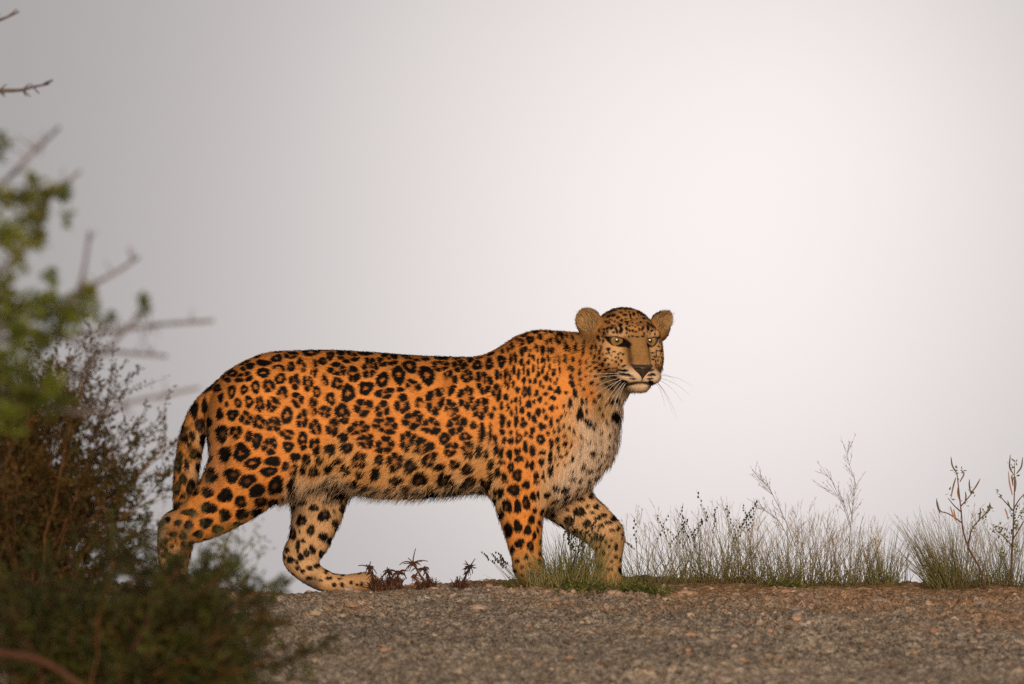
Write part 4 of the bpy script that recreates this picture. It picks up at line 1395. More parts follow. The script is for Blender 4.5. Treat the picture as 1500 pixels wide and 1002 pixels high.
# a few stones large enough to pick out
m_st = plant_material('stone', rough=.9, trans=0, var=.3, scale=160)
STN = [(900, -.42, .016, (.34, .22, .15), 'pale brown stone lying in front of the green grass tuft under the leopard'),
       (1003, -.30, .019, (.36, .23, .16), 'small tan stone at the foot of the feathery grass right of the leopard'),
       (1170, -.75, .017, (.24, .20, .17), 'grey brown stone lying on the bare ground below the tallest feathery grass'),
       (700, -.72, .018, (.36, .25, .18), 'flat light stone lying alone on the grey ground under the belly'),
       (1290, -.48, .021, (.27, .21, .17), 'rounded brown stone lying below the podded weed without a neighbour'),
       (520, -.35, .014, (.30, .20, .13), 'small brown stone just in front of the far hind paw'),
       (1440, -.62, .020, (.23, .19, .16), 'dark stone near the right edge of the bare ground'),
       (840, -1.35, .017, (.30, .19, .13), 'reddish stone low in the middle of the bare ground')]
for px, Yd, r, c, lb in STN:
    p = gpt(px, Yd)
    mb = MB(); mb.ball((0, 0, 0), 1, c)
    v0, f0 = mb.v[0], np.vstack(mb.f3)
    # split each face once for a rounder, uneven stone
    vs = [tuple(v) for v in v0]; em = {}
    def mid(a, b):
        k = (min(a, b), max(a, b))
        if k not in em:
            m_ = (np.array(vs[a]) + np.array(vs[b])) / 2
            vs.append(tuple(m_ / np.linalg.norm(m_))); em[k] = len(vs) - 1
        return em[k]
    nf = []
    for a, b, cc in f0.tolist():
        x1, x2, x3 = mid(a, b), mid(b, cc), mid(cc, a)
        nf += [(a, x1, x3), (b, x2, x1), (cc, x3, x2), (x1, x2, x3)]
    vv = np.array(vs)
    vv = vv * (1 + .22 * vnoise(vv + px, 1.7, 71) + .08 * vnoise(vv + px, 4, 72))[:, None] * np.array([1.35, 1.1, .62]) * r
    o = mesh_obj('stone', vv + p, nf, m_st, None, np.repeat(np.array([c]), len(vv), 0), False, loc=p)
    tag(o, lb, 'stone')

# ------------------------------------------------------------------ grasses on the crest
m_grass = plant_material('grass_blade', rough=.55, trans=.42, var=.22, scale=40)
m_dry = plant_material('dry_stem', rough=.75, trans=.22, var=.25, scale=60)


def arc(p, d, ln, bend, n=5, sag=0.0):
    """curved line from p along d, leaning over towards bend"""
    pts = [np.array(p, float)]
    d = np.array(d, float)
    for i_ in range(n):
        d = d + np.array(bend) / n
        d = d / np.linalg.norm(d)
        pts.append(pts[-1] + d * ln / n)
    return np.array(pts)


def rdir(spread, lean=(0, 0)):
    a = random.uniform(0, 2 * math.pi)
    s = abs(random.gauss(0, spread))
    return np.array([math.cos(a) * s + lean[0], math.sin(a) * s * .8 + lean[1], 1.0])


GREEN = [(.19, .215, .05), (.25, .25, .07), (.29, .26, .10), (.15, .16, .045)]
STRAW = [(.60, .51, .34), (.52, .45, .29), (.64, .51, .36), (.46, .41, .26)]
PINK = [(.52, .35, .26), (.48, .34, .24), (.46, .37, .25)]


def tuft(px, Yd, h, label, n=130, spread=.35, width=.10, lean=(0, 0), greens=.5, tips=STRAW, seeds=0, plume=0, thin=.0011, bright=1.0):
    """one clump: blades, branching flower stalks and seed heads as its parts"""
    base = gpt(px, Yd)
    root = empty('grass_tuft', base, label, 'grass tuft', 'grass tufts along the crest')
    mb = MB()
    hm = h / S * 1.14
    greens = greens * .75
    n = int(n * 1.1); spread = spread * 1.45; width = width * .78; seeds = int(seeds * .75)
    for _ in range(n):
        a = random.uniform(0, 6.28); rr = width * math.sqrt(random.random()) * .5
        bx, by = base[0] + math.cos(a) * rr, base[1] + math.sin(a) * rr * .7
        p = (bx, by, base[2] - .004 + random.uniform(-.004, .004))
        d = rdir(spread, (lean[0] + math.cos(a) * rr * 3.0, lean[1]))
        ln = hm * random.uniform(.35, 1.0)
        c0 = (np.array(random.choice(GREEN)) * .75 + np.array((.20, .16, .07)) * .5) * bright; c1 = np.array(random.choice(tips if random.random() > greens else GREEN)) * random.uniform(.8, 1.15)
        bend = (random.gauss(lean[0] * .7, .22), random.gauss(0, .2), -random.uniform(0, .28))
        mb.tube(arc(p, d, ln, bend, 5), thin * random.uniform(.8, 1.3), thin * .18, c0, c1, 3)
    # short dead leaves at the foot
    for _ in range(n // 2):
        a = random.uniform(0, 6.28); rr = width * .55 * math.sqrt(random.random())
        p = (base[0] + math.cos(a) * rr, base[1] + math.sin(a) * rr * .7, base[2])
        mb.tube(arc(p, rdir(.9), hm * random.uniform(.10, .28), (random.gauss(0, .4), random.gauss(0, .4), -.5), 3), thin, thin * .3,
                random.choice(((.20, .12, .05), (.26, .16, .07), (.12, .09, .03))), random.choice(((.30, .2, .1), (.2, .12, .06))), 3)
    tag(mb.build('blades', m_grass, root), kind='stuff')
    if plume:
        mb = MB()
        for _ in range(plume):
            a = random.uniform(0, 6.28); rr = width * .4 * random.random()
            p = np.array((base[0] + math.cos(a) * rr, base[1] + math.sin(a) * rr * .6, base[2]))
            feather(mb, p, rdir(spread * .75, lean), hm * random.uniform(.7, 1.05), random.choice(PINK if random.random() < .4 else STRAW))
        mb.build('flower_stalks', m_dry, root)
    if seeds:
        mb = MB()
        for _ in range(seeds):
            a = random.uniform(0, 6.28); rr = width * .45 * random.random()
            p = np.array((base[0] + math.cos(a) * rr, base[1] + math.sin(a) * rr * .6, base[2]))
            seed_stalk(mb, p, rdir(spread * .8, lean), hm * random.uniform(.8, 1.12))
        mb.build('seed_heads', m_dry, root)
    return root


def feather(mb, p, d, ln, col, depth=0):
    """thin stalk that branches again and again at a narrow angle"""
    pts = arc(p, d, ln, (random.gauss(0, .15), random.gauss(0, .1), -.05), 6)
    r0 = .00085 if depth == 0 else .0006
    mb.tube(pts, r0, .00022, np.array(col) * (.6 if depth == 0 else .9), col, 3)
    if depth < 2:
        for k in range(random.randint(5, 8) if depth == 0 else random.randint(2, 4)):
            t_ = random.uniform(.35, .97)
            i_ = min(5, int(t_ * 6)); fr = t_ * 6 - i_
            q = pts[i_] * (1 - fr) + pts[i_ + 1] * fr
            dd = pts[i_ + 1] - pts[i_]; dd = dd / np.linalg.norm(dd)
            s = random.uniform(0, 6.28)
            dd = dd + .55 * np.array([math.cos(s), math.sin(s) * .7, .1])
            feather(mb, q, dd, ln * random.uniform(.14, .30) * (1.15 - t_ * .5), np.array(col) * random.uniform(.85, 1.15), depth + 1)


def seed_stalk(mb, p, d, ln):
    """wiry stalk with dark grains set along its upper part"""
    c = np.array(random.choice(((.14, .13, .05), (.20, .17, .08))))
    pts = arc(p, d, ln, (random.gauss(0, .3), random.gauss(0, .15), -.1), 8)
    mb.tube(pts, .0009, .0003, c, c * 1.2, 3)
    m_ = random.randint(7, 12)
    for k in range(m_):
        t_ = .66 + .34 * k / m_
        i_ = min(7, int(t_ * 8)); fr = t_ * 8 - i_
        q = pts[i_] * (1 - fr) + pts[i_ + 1] * fr
        s = random.uniform(0, 6.28)
        q = q + np.array([math.cos(s), math.sin(s), 0]) * .0035
        mb.ball(q, random.uniform(.0017, .0028), (.035, .024, .016), (1, 1, 1.5))


def stalk_path(mb, pxs, Yd, col, r=.0011, twigs=26):
    """a tall feathery stalk whose bends are known"""
    pts = catmull(np.array([P(a, b, Yd) for a, b in pxs]), 5)
    mb.tube(pts, r, .0003, np.array(col) * .7, col, 4)
    for k in range(twigs):
        t_ = random.uniform(.25, .98)
        i_ = int(t_ * (len(pts) - 2))
        dd = pts[i_ + 1] - pts[i_]; dd /= np.linalg.norm(dd)
        s = random.uniform(0, 6.28)
        dd = dd + .6 * np.array([math.cos(s), math.sin(s) * .6, .0])
        feather(mb, pts[i_], dd, random.uniform(.022, .055), col, 1)


tuft(842, -.26, 88, 'dense green grass tuft with dark seed spikes between the leopard\'s front paws', n=270, spread=.34, width=.17, greens=.8, seeds=26, tips=GREEN + STRAW, thin=.0013, bright=1.4)
tuft(797, -.27, 40, 'short yellow-green grass covering the leopard\'s near front paw', n=150, spread=.42, width=.12, greens=.7, tips=STRAW, thin=.0013, bright=1.4)
tuft(762, -.15, 62, 'sparse wiry stalks with black seeds leaning left beside the near front paw', n=12, spread=.3, width=.07, lean=(-.7, 0), greens=.7, seeds=7)
tuft(898, -.24, 38, 'low green grass in front of the leopard\'s far front paw', n=140, spread=.5, width=.15, greens=.85, tips=GREEN, thin=.0013, bright=1.4)
tuft(948, .10, 105, 'open grass tuft of few stalks just right of the far front paw', n=42, spread=.42, width=.12, greens=.5, seeds=7, plume=4)
tuft(992, .22, 108, 'wispy pale grass with a few dark seed spikes, second clump right of the leopard', n=80, spread=.38, width=.13, greens=.45, seeds=6, plume=9)
tuft(1042, .25, 118, 'tangled pale grass clump carrying the darkest seed heads', n=95, spread=.36, width=.13, greens=.5, seeds=13, plume=8)
tuft(1088, .28, 110, 'pale wiry grass clump between the dark seed heads and the leaning feathery stalk', n=90, spread=.36, width=.12, greens=.45, seeds=4, plume=10)
ta = tuft(1140, .24, 100, 'feathery grass clump with one long stalk leaning far left', n=100, spread=.48, width=.15, lean=(-.1, 0), greens=.4, plume=14)
tuft(1188, .30, 108, 'pinkish dry grass clump in the middle of the row', n=80, spread=.42, width=.15, greens=.3, tips=PINK, plume=17)
tb = tuft(1238, .26, 108, 'feathery grass clump with the tallest upright stalk', n=100, spread=.36, width=.15, greens=.4, tips=STRAW + PINK, plume=13)
tuft(1290, .25, 92, 'upright green grass clump left of the gap in the row', n=130, spread=.26, width=.11, greens=.65, plume=6)
tuft(1322, .34, 58, 'thin low grass at the gap in the row', n=16, spread=.3, width=.08, greens=.5, plume=3)
tuft(1390, .16, 122, 'dense fountain-shaped grass clump arching to the left of the podded weed', n=330, spread=.26, width=.13, lean=(-.26, 0), greens=.55, thin=.0010, plume=4)
tuft(1432, .26, 98, 'wispy grass around the foot of the left podded weed', n=110, spread=.40, width=.15, greens=.5, plume=9)
tuft(1478, .30, 112, 'green grass around the foot of the right podded weed', n=130, spread=.38, width=.15, greens=.65, plume=9, seeds=2)
mb = MB()
stalk_path(mb, [(1165, 800), (1150, 762), (1128, 718), (1112, 700), (1098, 682)], .24, (.36, .30, .22))
stalk_path(mb, [(1160, 800), (1142, 765), (1122, 748), (1104, 735)], .25, (.36, .28, .2), twigs=16)
mb.build('long_stalk', m_dry, ta)
mb = MB()
stalk_path(mb, [(1244, 800), (1247, 762), (1251, 728), (1252, 705), (1243, 676), (1241, 655)], .26, (.36, .30, .24), twigs=34)
stalk_path(mb, [(1246, 768), (1236, 738), (1222, 722), (1203, 714)], .26, (.36, .30, .24), r=.0008, twigs=14)
stalk_path(mb, [(1247, 776), (1236, 744), (1218, 704), (1210, 695)], .27, (.36, .30, .24), r=.0008, twigs=10)
mb.build('long_stalk', m_dry, tb)

# low creeping herb and straw
m_leaf = plant_material('herb_leaf', rough=.5, trans=.3, var=.3, scale=50)


def herb(name, px, Yd, w, h, n, label, cat, cols, ll=.010, lw=.0045):
    base = gpt(px, Yd)
    root = empty(name, base, label, cat)
    st = MB(); pos, ax, nr, col = [], [], [], []
    for k in range(n):
        x = random.gauss(0, w * .4)
        p = np.array([base[0] + x, base[1] + random.gauss(0, w * .25), 0]); p[2] = float(ground_z(p[0], p[1])[0])
        top = p + np.array([random.gauss(0, .01), random.gauss(0, .01), h * random.uniform(.3, 1.0) * math.exp(-(x / w) ** 2)])
        st.tube(arc(p, top - p, np.linalg.norm(top - p) + 1e-4, (random.gauss(0, .3), random.gauss(0, .3), 0), 3), .0009, .0004, (.12, .08, .03), cols[0], 3)
        for _ in range(8):
            t_ = random.uniform(.25, 1.05)
            pos.append(p * (1 - t_) + top * t_); d_ = RNG.normal(0, 1, 3); d_[2] = abs(d_[2]) * .6 + .2
            ax.append(d_); nr.append(RNG.normal(0, .5, 3) + [0, 0, 1]); col.append(np.array(random.choice(cols)) * random.uniform(.75, 1.25))
    m_ = len(pos)
    lf = MB(); lf.leaves(pos, ax, nr, RNG.uniform(.6, 1.3, m_) * ll, RNG.uniform(.7, 1.2, m_) * lw, col)
    tag(lf.build('leaves', m_leaf, root), kind='stuff')
    tag(st.build('stems', m_dry, root), kind='stuff')
    return root


HG = [(.12, .15, .03), (.16, .175, .04), (.085, .10, .025), (.19, .175, .055)]
herb('creeping_herb', 938, -.30, .10, .030, 130, 'dark green creeping herb matted on the ground right of the front paws', 'creeping plant', HG)
herb('creeping_herb', 855, -.33, .09, .024, 90, 'bright green small herb at the foot of the dense grass between the front paws', 'creeping plant', HG)
herb('creeping_herb', 1150, .12, .10, .030, 70, 'small green herb at the foot of the leaning feathery grass', 'creeping plant', HG)
herb('seedling', 748, -.22, .030, .030, 16, 'tiny green seedling left of the near front paw', 'seedling', HG, .008, .004)

# a plant with long curved leaves beside the far front paw
base = gpt(940, .02)
root = empty('narrow_leaved_weed', base, 'small weed with long drooping leaves beside the far front paw', 'weed')
pos, ax, nr, col = [], [], [], []
mb = MB()
for k in range(22):
    a = random.uniform(0, 6.28)
    p = base + np.array([random.gauss(0, .006), 0, .03 + random.uniform(-.012, .012)])
    mb.tube(arc(p, (math.cos(a), math.sin(a) * .6, random.uniform(.1, .7)), random.uniform(.025, .05), (0, 0, -1.5), 6), .0022, .0005, (.09, .09, .03), (.13, .11, .05), 4)
mb.build('leaves', m_leaf, root)
mb = MB(); mb.tube(arc(base, (0, 0, 1), .035, (.1, 0, 0), 4), .002, .0012, (.12, .08, .04), (.1, .1, .04), 5); mb.build('stem', m_dry, root)

# dry straw and litter along the crest
mb = MB()
for k in range(3000):
    px = random.uniform(905, 1530)
    Yd = random.gauss(.18, .17)
    x = P(px, 868, Yd)[0]
    mb.tube(arc((x, Yd, 0), (random.gauss(0, 1), random.gauss(0, 1), random.uniform(.0, .55)), random.uniform(.012, .05), (0, 0, -.6), 3), .0007, .0003,
            random.choice(((.26, .14, .06), (.30, .18, .08), (.20, .11, .05), (.13, .10, .04))), random.choice(((.34, .2, .1), (.25, .15, .08))), 3)
for k in range(500):
    px = random.uniform(560, 760)
    Yd = random.gauss(.0, .12)
    x = P(px, 868, Yd)[0]
    mb.tube(arc((x, Yd, 0), (random.gauss(0, 1), random.gauss(0, 1), random.uniform(.0, .25)), random.uniform(.010, .03), (0, 0, -.3), 3), .0007, .0003,
            random.choice(((.24, .10, .05), (.28, .12, .06), (.16, .09, .05))), (.3, .15, .08), 3)
V = [v for v in mb.v]
c0 = np.array([v[0] for v in V]); zz = ground_z(c0[:, 0], c0[:, 1])
mb.v = [v + [0, 0, z_ + .001] for v, z_ in zip(V, zz)]
tag(mb.build('dry_litter', m_dry, None), kind='stuff')

# ------------------------------------------------------------------ shrivelled weeds by the hind paw
m_shr = plant_material('shrivelled_leaf', rough=.8, trans=.08, var=.3, scale=120)


def shrivelled(px, Yd, parts, label, foot=.027):
    """parts: (dx, height px, head radius px, tall spike px)"""
    base = gpt(px, Yd)
    root = empty('shrivelled_weed', base, label, 'withered weed', 'withered weeds by the hind paw')
    DK = [(.060, .026, .015), (.09, .040, .022), (.04, .020, .012), (.13, .055, .03)]
    ft = MB()
    for k in range(230):                      # cone of dead leaves at the foot
        a = random.uniform(0, 6.28)
        p = base + np.array([math.cos(a), math.sin(a), 0]) * foot * random.uniform(.2, 1)
        d_ = np.array([-math.cos(a) * .5, -math.sin(a) * .5, 1.0]) + RNG.normal(0, .35, 3)
        c = np.array(random.choice(DK))
        ft.tube(arc(p, d_, random.uniform(.014, .050) * (.6 + .4 * random.random()), RNG.normal(0, .6, 3), 4), [.0022, .0028, .0022, .0014, .0005][:5], 0, c, c * 1.3, 3)
    ft.build('dead_leaves', m_shr, root)
    for dx, hp, hr, spike in parts:
        c = np.array(random.choice(DK))
        st = MB(); hd = MB()
        top = base + np.array([dx / S, random.gauss(0, .004), hp / S])
        b0 = base + np.array([dx / S * .5, 0, .004])
        line = arc(b0, top - b0, np.linalg.norm(top - b0), (random.gauss(0, .12), 0, 0), 6)
        st.tube(line, .0034, .0022, c, c, 5)
        tip = line[-1]
        for k in range(20):                   # withered leaves hanging along the stem
            a = random.uniform(0, 6.28); q_ = line[random.randint(2, 5)]
            st.tube(arc(q_, (math.cos(a) * .8, math.sin(a) * .8, .1), random.uniform(.010, .020), (0, 0, -1.6), 4), .0019, .0007, c, c * 1.3, 3)
        hd.ball(tip, .0062, c * .7, (1, 1, 1.1))
        for k in range(21):
            a = random.uniform(0, 6.28)
            l_ = hr / S * random.choice((.4, .55, .7, .9, 1.3)) * random.uniform(.8, 1.15)
            hd.tube(arc(tip, (math.cos(a), math.sin(a) * .9, random.uniform(-.3, 1.3)), l_, (random.gauss(0, .5), 0, -random.uniform(.2, 2.4)), 6), .0019, .0010, c, c * 1.35, 4, True)
        if spike:
            hd.tube(arc(tip, (.05, 0, 1), spike / S, (.25, 0, 0), 6), .0019, .0010, c, c * 1.2, 4, True)
        s_ = st.build('stem', m_shr, root); hd.build('leaf_rosette', m_shr, root)


shrivelled(550, -.26, [(2, 36, 15, 9)], 'withered brown weed standing right against the hind paw\'s toes', .010)
shrivelled(577, -.27, [(-4, 27, 15, 0), (12, 23, 13, 0)], 'low withered weed with two drooping heads, just right of the hind paw')
shrivelled(627, -.27, [(0, 47, 18, 22), (12, 35, 11, 0), (-11, 27, 9, 0)], 'tallest withered weed, topped by an upright spike, under the belly')
shrivelled(674, -.26, [(1, 38, 16, 0)], 'withered weed with one umbrella-like head of hanging leaves, rightmost', .016)

# ------------------------------------------------------------------ podded weeds
m_pod = plant_material('seed_pod', rough=.6, trans=.2, var=.2, scale=90)


def podded(px, Yd, label, stems, pods, sprigs):
    base = gpt(px, Yd)
    root = empty('podded_weed', base, label, 'weed', 'podded weeds at the right')
    c0, c1 = (.10, .045, .03), (.20, .10, .06)
    for i_, s_ in enumerate(stems):
        mb = MB()
        pts = [P(a, b, Yd + (0 if i_ == 0 else random.gauss(0, .012))) for a, b in s_]
        if i_ == 0: pts[0] = base - [0, 0, .005]
        mb.tube(catmull(np.array(pts), 5), .0030 if i_ == 0 else .0018, .0011, c0, c1, 6, True)
        mb.build('stem' if i_ == 0 else 'branch', m_dry, root)
    for s_, col in pods:
        mb = MB()
        pts = catmull(np.array([P(a, b, Yd + random.gauss(0, .008)) for a, b in s_]), 5)
        k = len(pts)
        r = .0021 * np.sin(np.linspace(.35, math.pi * .96, k)) ** .6
        mb.tube(pts, r, 0, col, np.array(col) * 1.15, 6, True)
        mb.build('seed_pod', m_pod, root)
    lf = MB(); pos, ax, nr, col = [], [], [], []
    for (a, b, n_) in sprigs:
        for _ in range(n_):
            pos.append(P(a + random.gauss(0, 3), b + random.gauss(0, 4), Yd + random.gauss(0, .01)))
            ax.append(RNG.normal(0, 1, 3) + [0, 0, .5]); nr.append(RNG.normal(0, 1, 3)); col.append(np.array(random.choice(HG + [(.16, .12, .05)])) * random.uniform(.8, 1.3))
    lf.leaves(pos, ax, nr, RNG.uniform(.008, .014, len(pos)), RNG.uniform(.004, .006, len(pos)), col)
    lf.build('leaves', m_leaf, root)


GP, TP, PP = (.12, .10, .045), (.24, .14, .07), (.42, .23, .14)
podded(1443, .12, 'podded weed leaning left, its red-brown stem forked low down',
       [[(1443, 850), (1436, 835), (1420, 805), (1411, 778), (1408, 750), (1405, 722), (1402, 696), (1400, 690)],
        [(1418, 797), (1424, 775), (1434, 762), (1445, 750), (1450, 738)], [(1409, 766), (1398, 758), (1388, 752), (1377, 748), (1373, 735)],
        [(1408, 750), (1398, 741), (1389, 730)], [(1407, 742), (1416, 732), (1424, 722)]],
       [([(1401, 692), (1395, 682), (1393, 669)], GP), ([(1406, 706), (1412, 694), (1407, 688)], TP), ([(1400, 700), (1396, 714), (1393, 730)], TP),
        ([(1422, 723), (1420, 712), (1420, 702)], GP), ([(1422, 723), (1430, 712), (1436, 701)], TP), ([(1404, 712), (1403, 722), (1405, 732)], TP),
        ([(1392, 742), (1396, 754), (1402, 767)], PP), ([(1377, 752), (1373, 740), (1372, 730)], GP), ([(1434, 764), (1436, 752), (1436, 744)], GP),
        ([(1446, 752), (1450, 744), (1450, 736)], GP), ([(1397, 746), (1399, 756), (1401, 764)], PP), ([(1413, 738), (1415, 728), (1414, 720)], TP)],
       [(1401, 693, 10), (1408, 690, 5), (1425, 722, 6), (1440, 757, 16), (1448, 748, 10), (1416, 735, 6), (1424, 776, 8), (1389, 730, 4)])
podded(1482, .16, 'upright podded weed at the right edge, its stem straight and leafy',
       [[(1482, 852), (1482, 820), (1484, 785), (1485, 750), (1486, 715), (1486, 682)],
        [(1484, 748), (1474, 737), (1465, 727)], [(1485, 745), (1493, 732), (1502, 722)], [(1484, 790), (1496, 770), (1506, 752)], [(1483, 800), (1470, 786), (1458, 776)]],
       [([(1484, 694), (1479, 684), (1480, 666)], GP), ([(1489, 694), (1496, 684), (1498, 670)], GP), ([(1483, 725), (1479, 708), (1477, 690)], PP),
        ([(1484, 712), (1483, 704), (1481, 696)], TP), ([(1472, 745), (1475, 753), (1477, 762)], PP), ([(1482, 748), (1478, 740), (1476, 733)], GP),
        ([(1499, 726), (1503, 735), (1505, 745)], PP), ([(1487, 720), (1488, 708), (1487, 698)], TP)],
       [(1486, 680, 14), (1464, 726, 9), (1484, 700, 8), (1490, 770, 20), (1475, 785, 22), (1466, 778, 16), (1494, 752, 16), (1486, 805, 20), (1470, 812, 20), (1456, 774, 10), (1480, 752, 8)])
print('crest plants', round(time.time() - T0, 1))

# ------------------------------------------------------------------ shrubs on the left, nearer the camera
m_bark = plant_material('shrub_bark', rough=.85, trans=0, var=.3, scale=50)
m_sleaf = plant_material('shrub_leaf', rough=.5, trans=.35, var=.35, scale=25)


def dpx(px, py, Yd):
    return P(px, py, Yd)


def leaf_cloud(spots, Yd, cols, ll, lw, dspread=.10):
    """clumps of small leaves; spots = (px, py, radius px, count)"""
    pos, col = [], []
    for (a, b, r, n_) in spots:
        tint = random.uniform(.8, 1.25)
        cb = np.array(random.choice(cols))
        dy = random.gauss(0, dspread)
        nsub = max(1, n_ // 7)
        subs = [(a + random.gauss(0, r * .5), b + random.gauss(0, r * .5), dy + random.gauss(0, dspread * .4)) for _ in range(nsub)]
        for k in range(n_):
            s_ = subs[k % nsub]
            pos.append(P(s_[0] + random.gauss(0, r * .16 + 1.5), s_[1] + random.gauss(0, r * .16 + 1.5), Yd + s_[2] + random.gauss(0, .008)))
            col.append((cb * .6 + np.array(random.choice(cols)) * .4) * tint * random.uniform(.75, 1.3))
    k = len(pos)
    mb = MB()
    mb.leaves(pos, RNG.normal(0, 1, (k, 3)) + [.2, 0, .4], RNG.normal(0, .7, (k, 3)) + [0, -.3, .8], RNG.uniform(.7, 1.3, k) * ll, RNG.uniform(.7, 1.25, k) * lw, col)
    return mb


def twig(mb, a, b, r0, r1, col, thorns=0, wig=.04, n=7):
    """crooked twig between two points, with thorns"""
    a = np.array(a); b = np.array(b)
    ln = np.linalg.norm(b - a)
    pts = [a + (b - a) * k / n + RNG.normal(0, wig * ln * .35, 3) * (0 < k < n) for k in range(n + 1)]
    mb.tube(np.array(pts), r0, r1, col, np.array(col) * 1.1, 5, True)
    for k in range(thorns):
        i_ = random.randint(1, n - 1)
        q_ = pts[i_] + (pts[i_ + 1] - pts[i_]) * random.random()
        d_ = RNG.normal(0, 1, 3); d_ -= (b - a) * (d_ @ (b - a)) / ln ** 2
        d_ = d_ / np.linalg.norm(d_) + (b - a) / ln * .2
        mb.tube(np.array([q_, q_ + d_ * r0 * 7, q_ + d_ * r0 * 13]), r0 * .45, r0 * .05, col, np.array(col) * 1.3, 4)
    return np.array(pts)


# -- tall thorn shrub: green leaf clumps and bare thorny twigs against the sky
YT = -5.6
rt = np.array([P(-150, 868, YT)[0], YT, float(ground_z(P(-150, 868, YT)[0], YT)[0])])
thorn = empty('thorn_shrub', rt, 'tall thorny shrub with green leaves and bare twigs reaching right, out of focus', 'shrub')
BK = (.155, .125, .120)
mb = MB()
tk = [rt - [0, 0, .03], P(-130, 900, YT), P(-90, 760, YT), P(-60, 640, YT), P(-50, 520, YT - .05), P(-40, 400, YT)]
mb.tube(catmull(np.array(tk), 6), .020, .010, BK, BK, 8, True)
mb.build('trunk', m_bark, thorn)
BR = [  # bent twigs (pixels), thickness mm, thorns
    ([(-45, 500), (60, 492), (150, 487), (205, 479), (250, 474), (312, 470)], 5.0, 7), ([(-40, 560), (70, 568), (140, 528), (196, 470), (222, 452)], 4.6, 8),
    ([(-45, 470), (60, 488), (110, 502), (160, 514), (245, 522)], 4.6, 6), ([(-40, 575), (40, 588), (125, 605), (200, 587), (292, 568)], 4.4, 7),
    ([(-40, 500), (80, 455), (130, 420), (165, 402), (203, 377)], 4.4, 7), ([(60, 470), (105, 440), (122, 400), (131, 340)], 4.2, 5),
    ([(-40, 330), (0, 275), (40, 232), (86, 187)], 4.6, 6), ([(-40, 380), (40, 320), (84, 280), (118, 250)], 4.4, 4),
    ([(-40, 420), (20, 380), (60, 330), (70, 300)], 4.2, 4), ([(-50, 560), (30, 540), (70, 500), (90, 460)], 4.0, 5), ([(-60, 600), (20, 585), (60, 565), (92, 556)], 3.6, 3),
    ([(-40, 300), (-10, 240), (6, 205)], 3.6, 3)]
for s_, w_, th_ in BR:
    mb = MB()
    pts = catmull(np.array([P(a, b, YT + random.gauss(0, .05) + .05 * k) for k, (a, b) in enumerate(s_)]), 4)
    mb.tube(pts, w_ * .00095, w_ * .0006, BK, np.array(BK) * 1.15, 6, True)
    for k in range(th_):
        i_ = random.randint(len(pts) // 3, len(pts) - 2)
        d_ = np.array([random.gauss(0, .5), random.gauss(0, .4), random.choice((-1, 1, 1)) * random.uniform(.6, 1)])
        mb.tube(np.array([pts[i_], pts[i_] + d_ * .014, pts[i_] + d_ * .030]), .0021, .0004, BK, np.array(BK) * 1.3, 4)
    mb.build('branch', m_bark, thorn)
GL = [(.12, .145, .014), (.15, .165, .016), (.075, .09, .010), (.17, .155, .02), (.055, .065, .010)]
sp_ = []
for a, b, r, n_ in ((8, 285, 16, 22), (38, 290, 14, 20), (62, 288, 10, 14), (92, 290, 9, 12), (50, 322, 14, 22), (12, 345, 18, 30), (26, 378, 16, 24), (60, 350, 9, 10), (10, 420, 16, 20),
                    (20, 460, 22, 40), (55, 440, 16, 24), (78, 462, 18, 28), (104, 446, 14, 22), (130, 428, 9, 10), (132, 452, 9, 12), (100, 470, 12, 16), (30, 500, 22, 34),
                    (62, 505, 14, 18), (10, 540, 22, 34), (72, 566, 12, 22), (210, 452, 6, 8), (162, 470, 5, 6), (2, 215, 9, 8), (40, 548, 18, 20), (-20, 330, 30, 40), (-20, 450, 30, 60),
                    (-20, 560, 30, 60), (25, 575, 22, 26), (60, 590, 18, 24), (95, 585, 12, 10), (20, 610, 24, 22), (70, 410, 8, 8), (45, 262, 7, 7), (98, 318, 5, 4)):
    sp_.append((a, b, r * 1.25, int(n_ * 4)))
for _ in range(230):                     # unseen crown clumps left of the picture, added to shade the lower bushes
    sp_.append((random.uniform(-1450, -60), 868 - 930 * random.uniform(.0, .46), 60, 44))
tag(leaf_cloud(sp_, YT, GL, .0165, .0088, .12).build('leaves', m_sleaf, thorn), kind='stuff')

# -- twigs of a bare tree standing left of the picture
YB = -2.4
rt = np.array([P(-200, 868, YB)[0], YB, float(ground_z(P(-200, 868, YB)[0], YB)[0])])
bare = empty('bare_tree', rt, 'bare twigs of a small tree reaching in at the upper left edge', 'tree')
BT = (.10, .075, .07)
mb = MB(); mb.tube(catmull(np.array([rt - [0, 0, .03], P(-190, 700, YB), P(-170, 450, YB), P(-150, 200, YB), P(-140, 0, YB)]), 6), .016, .008, BT, BT, 8, True); mb.build('trunk', m_bark, bare)
for s_ in ([(-160, 160), (-60, 135), (0, 133), (30, 132), (50, 127), (72, 123)], [(-150, 60), (-40, 40), (0, 29), (28, 17)]):
    mb = MB()
    pts = catmull(np.array([P(a, b, YB) for a, b in s_]), 5)
    mb.tube(pts, .0062, .0018, BT, BT, 6, True)
    for k in range(11):
        i_ = random.randint(len(pts) // 2 - 3, len(pts) - 2)
        d_ = np.array([random.uniform(-.2, .9), random.gauss(0, .5), random.choice((-1, 1)) * random.uniform(.4, 1)])
        mb.tube(np.array([pts[i_], pts[i_] + d_ * .008, pts[i_] + d_ * .016 + [.004, 0, 0]]), .0022, .0012, BT, np.array(BT) * 1.2, 4, True)
    mb.build('branch', m_bark, bare)


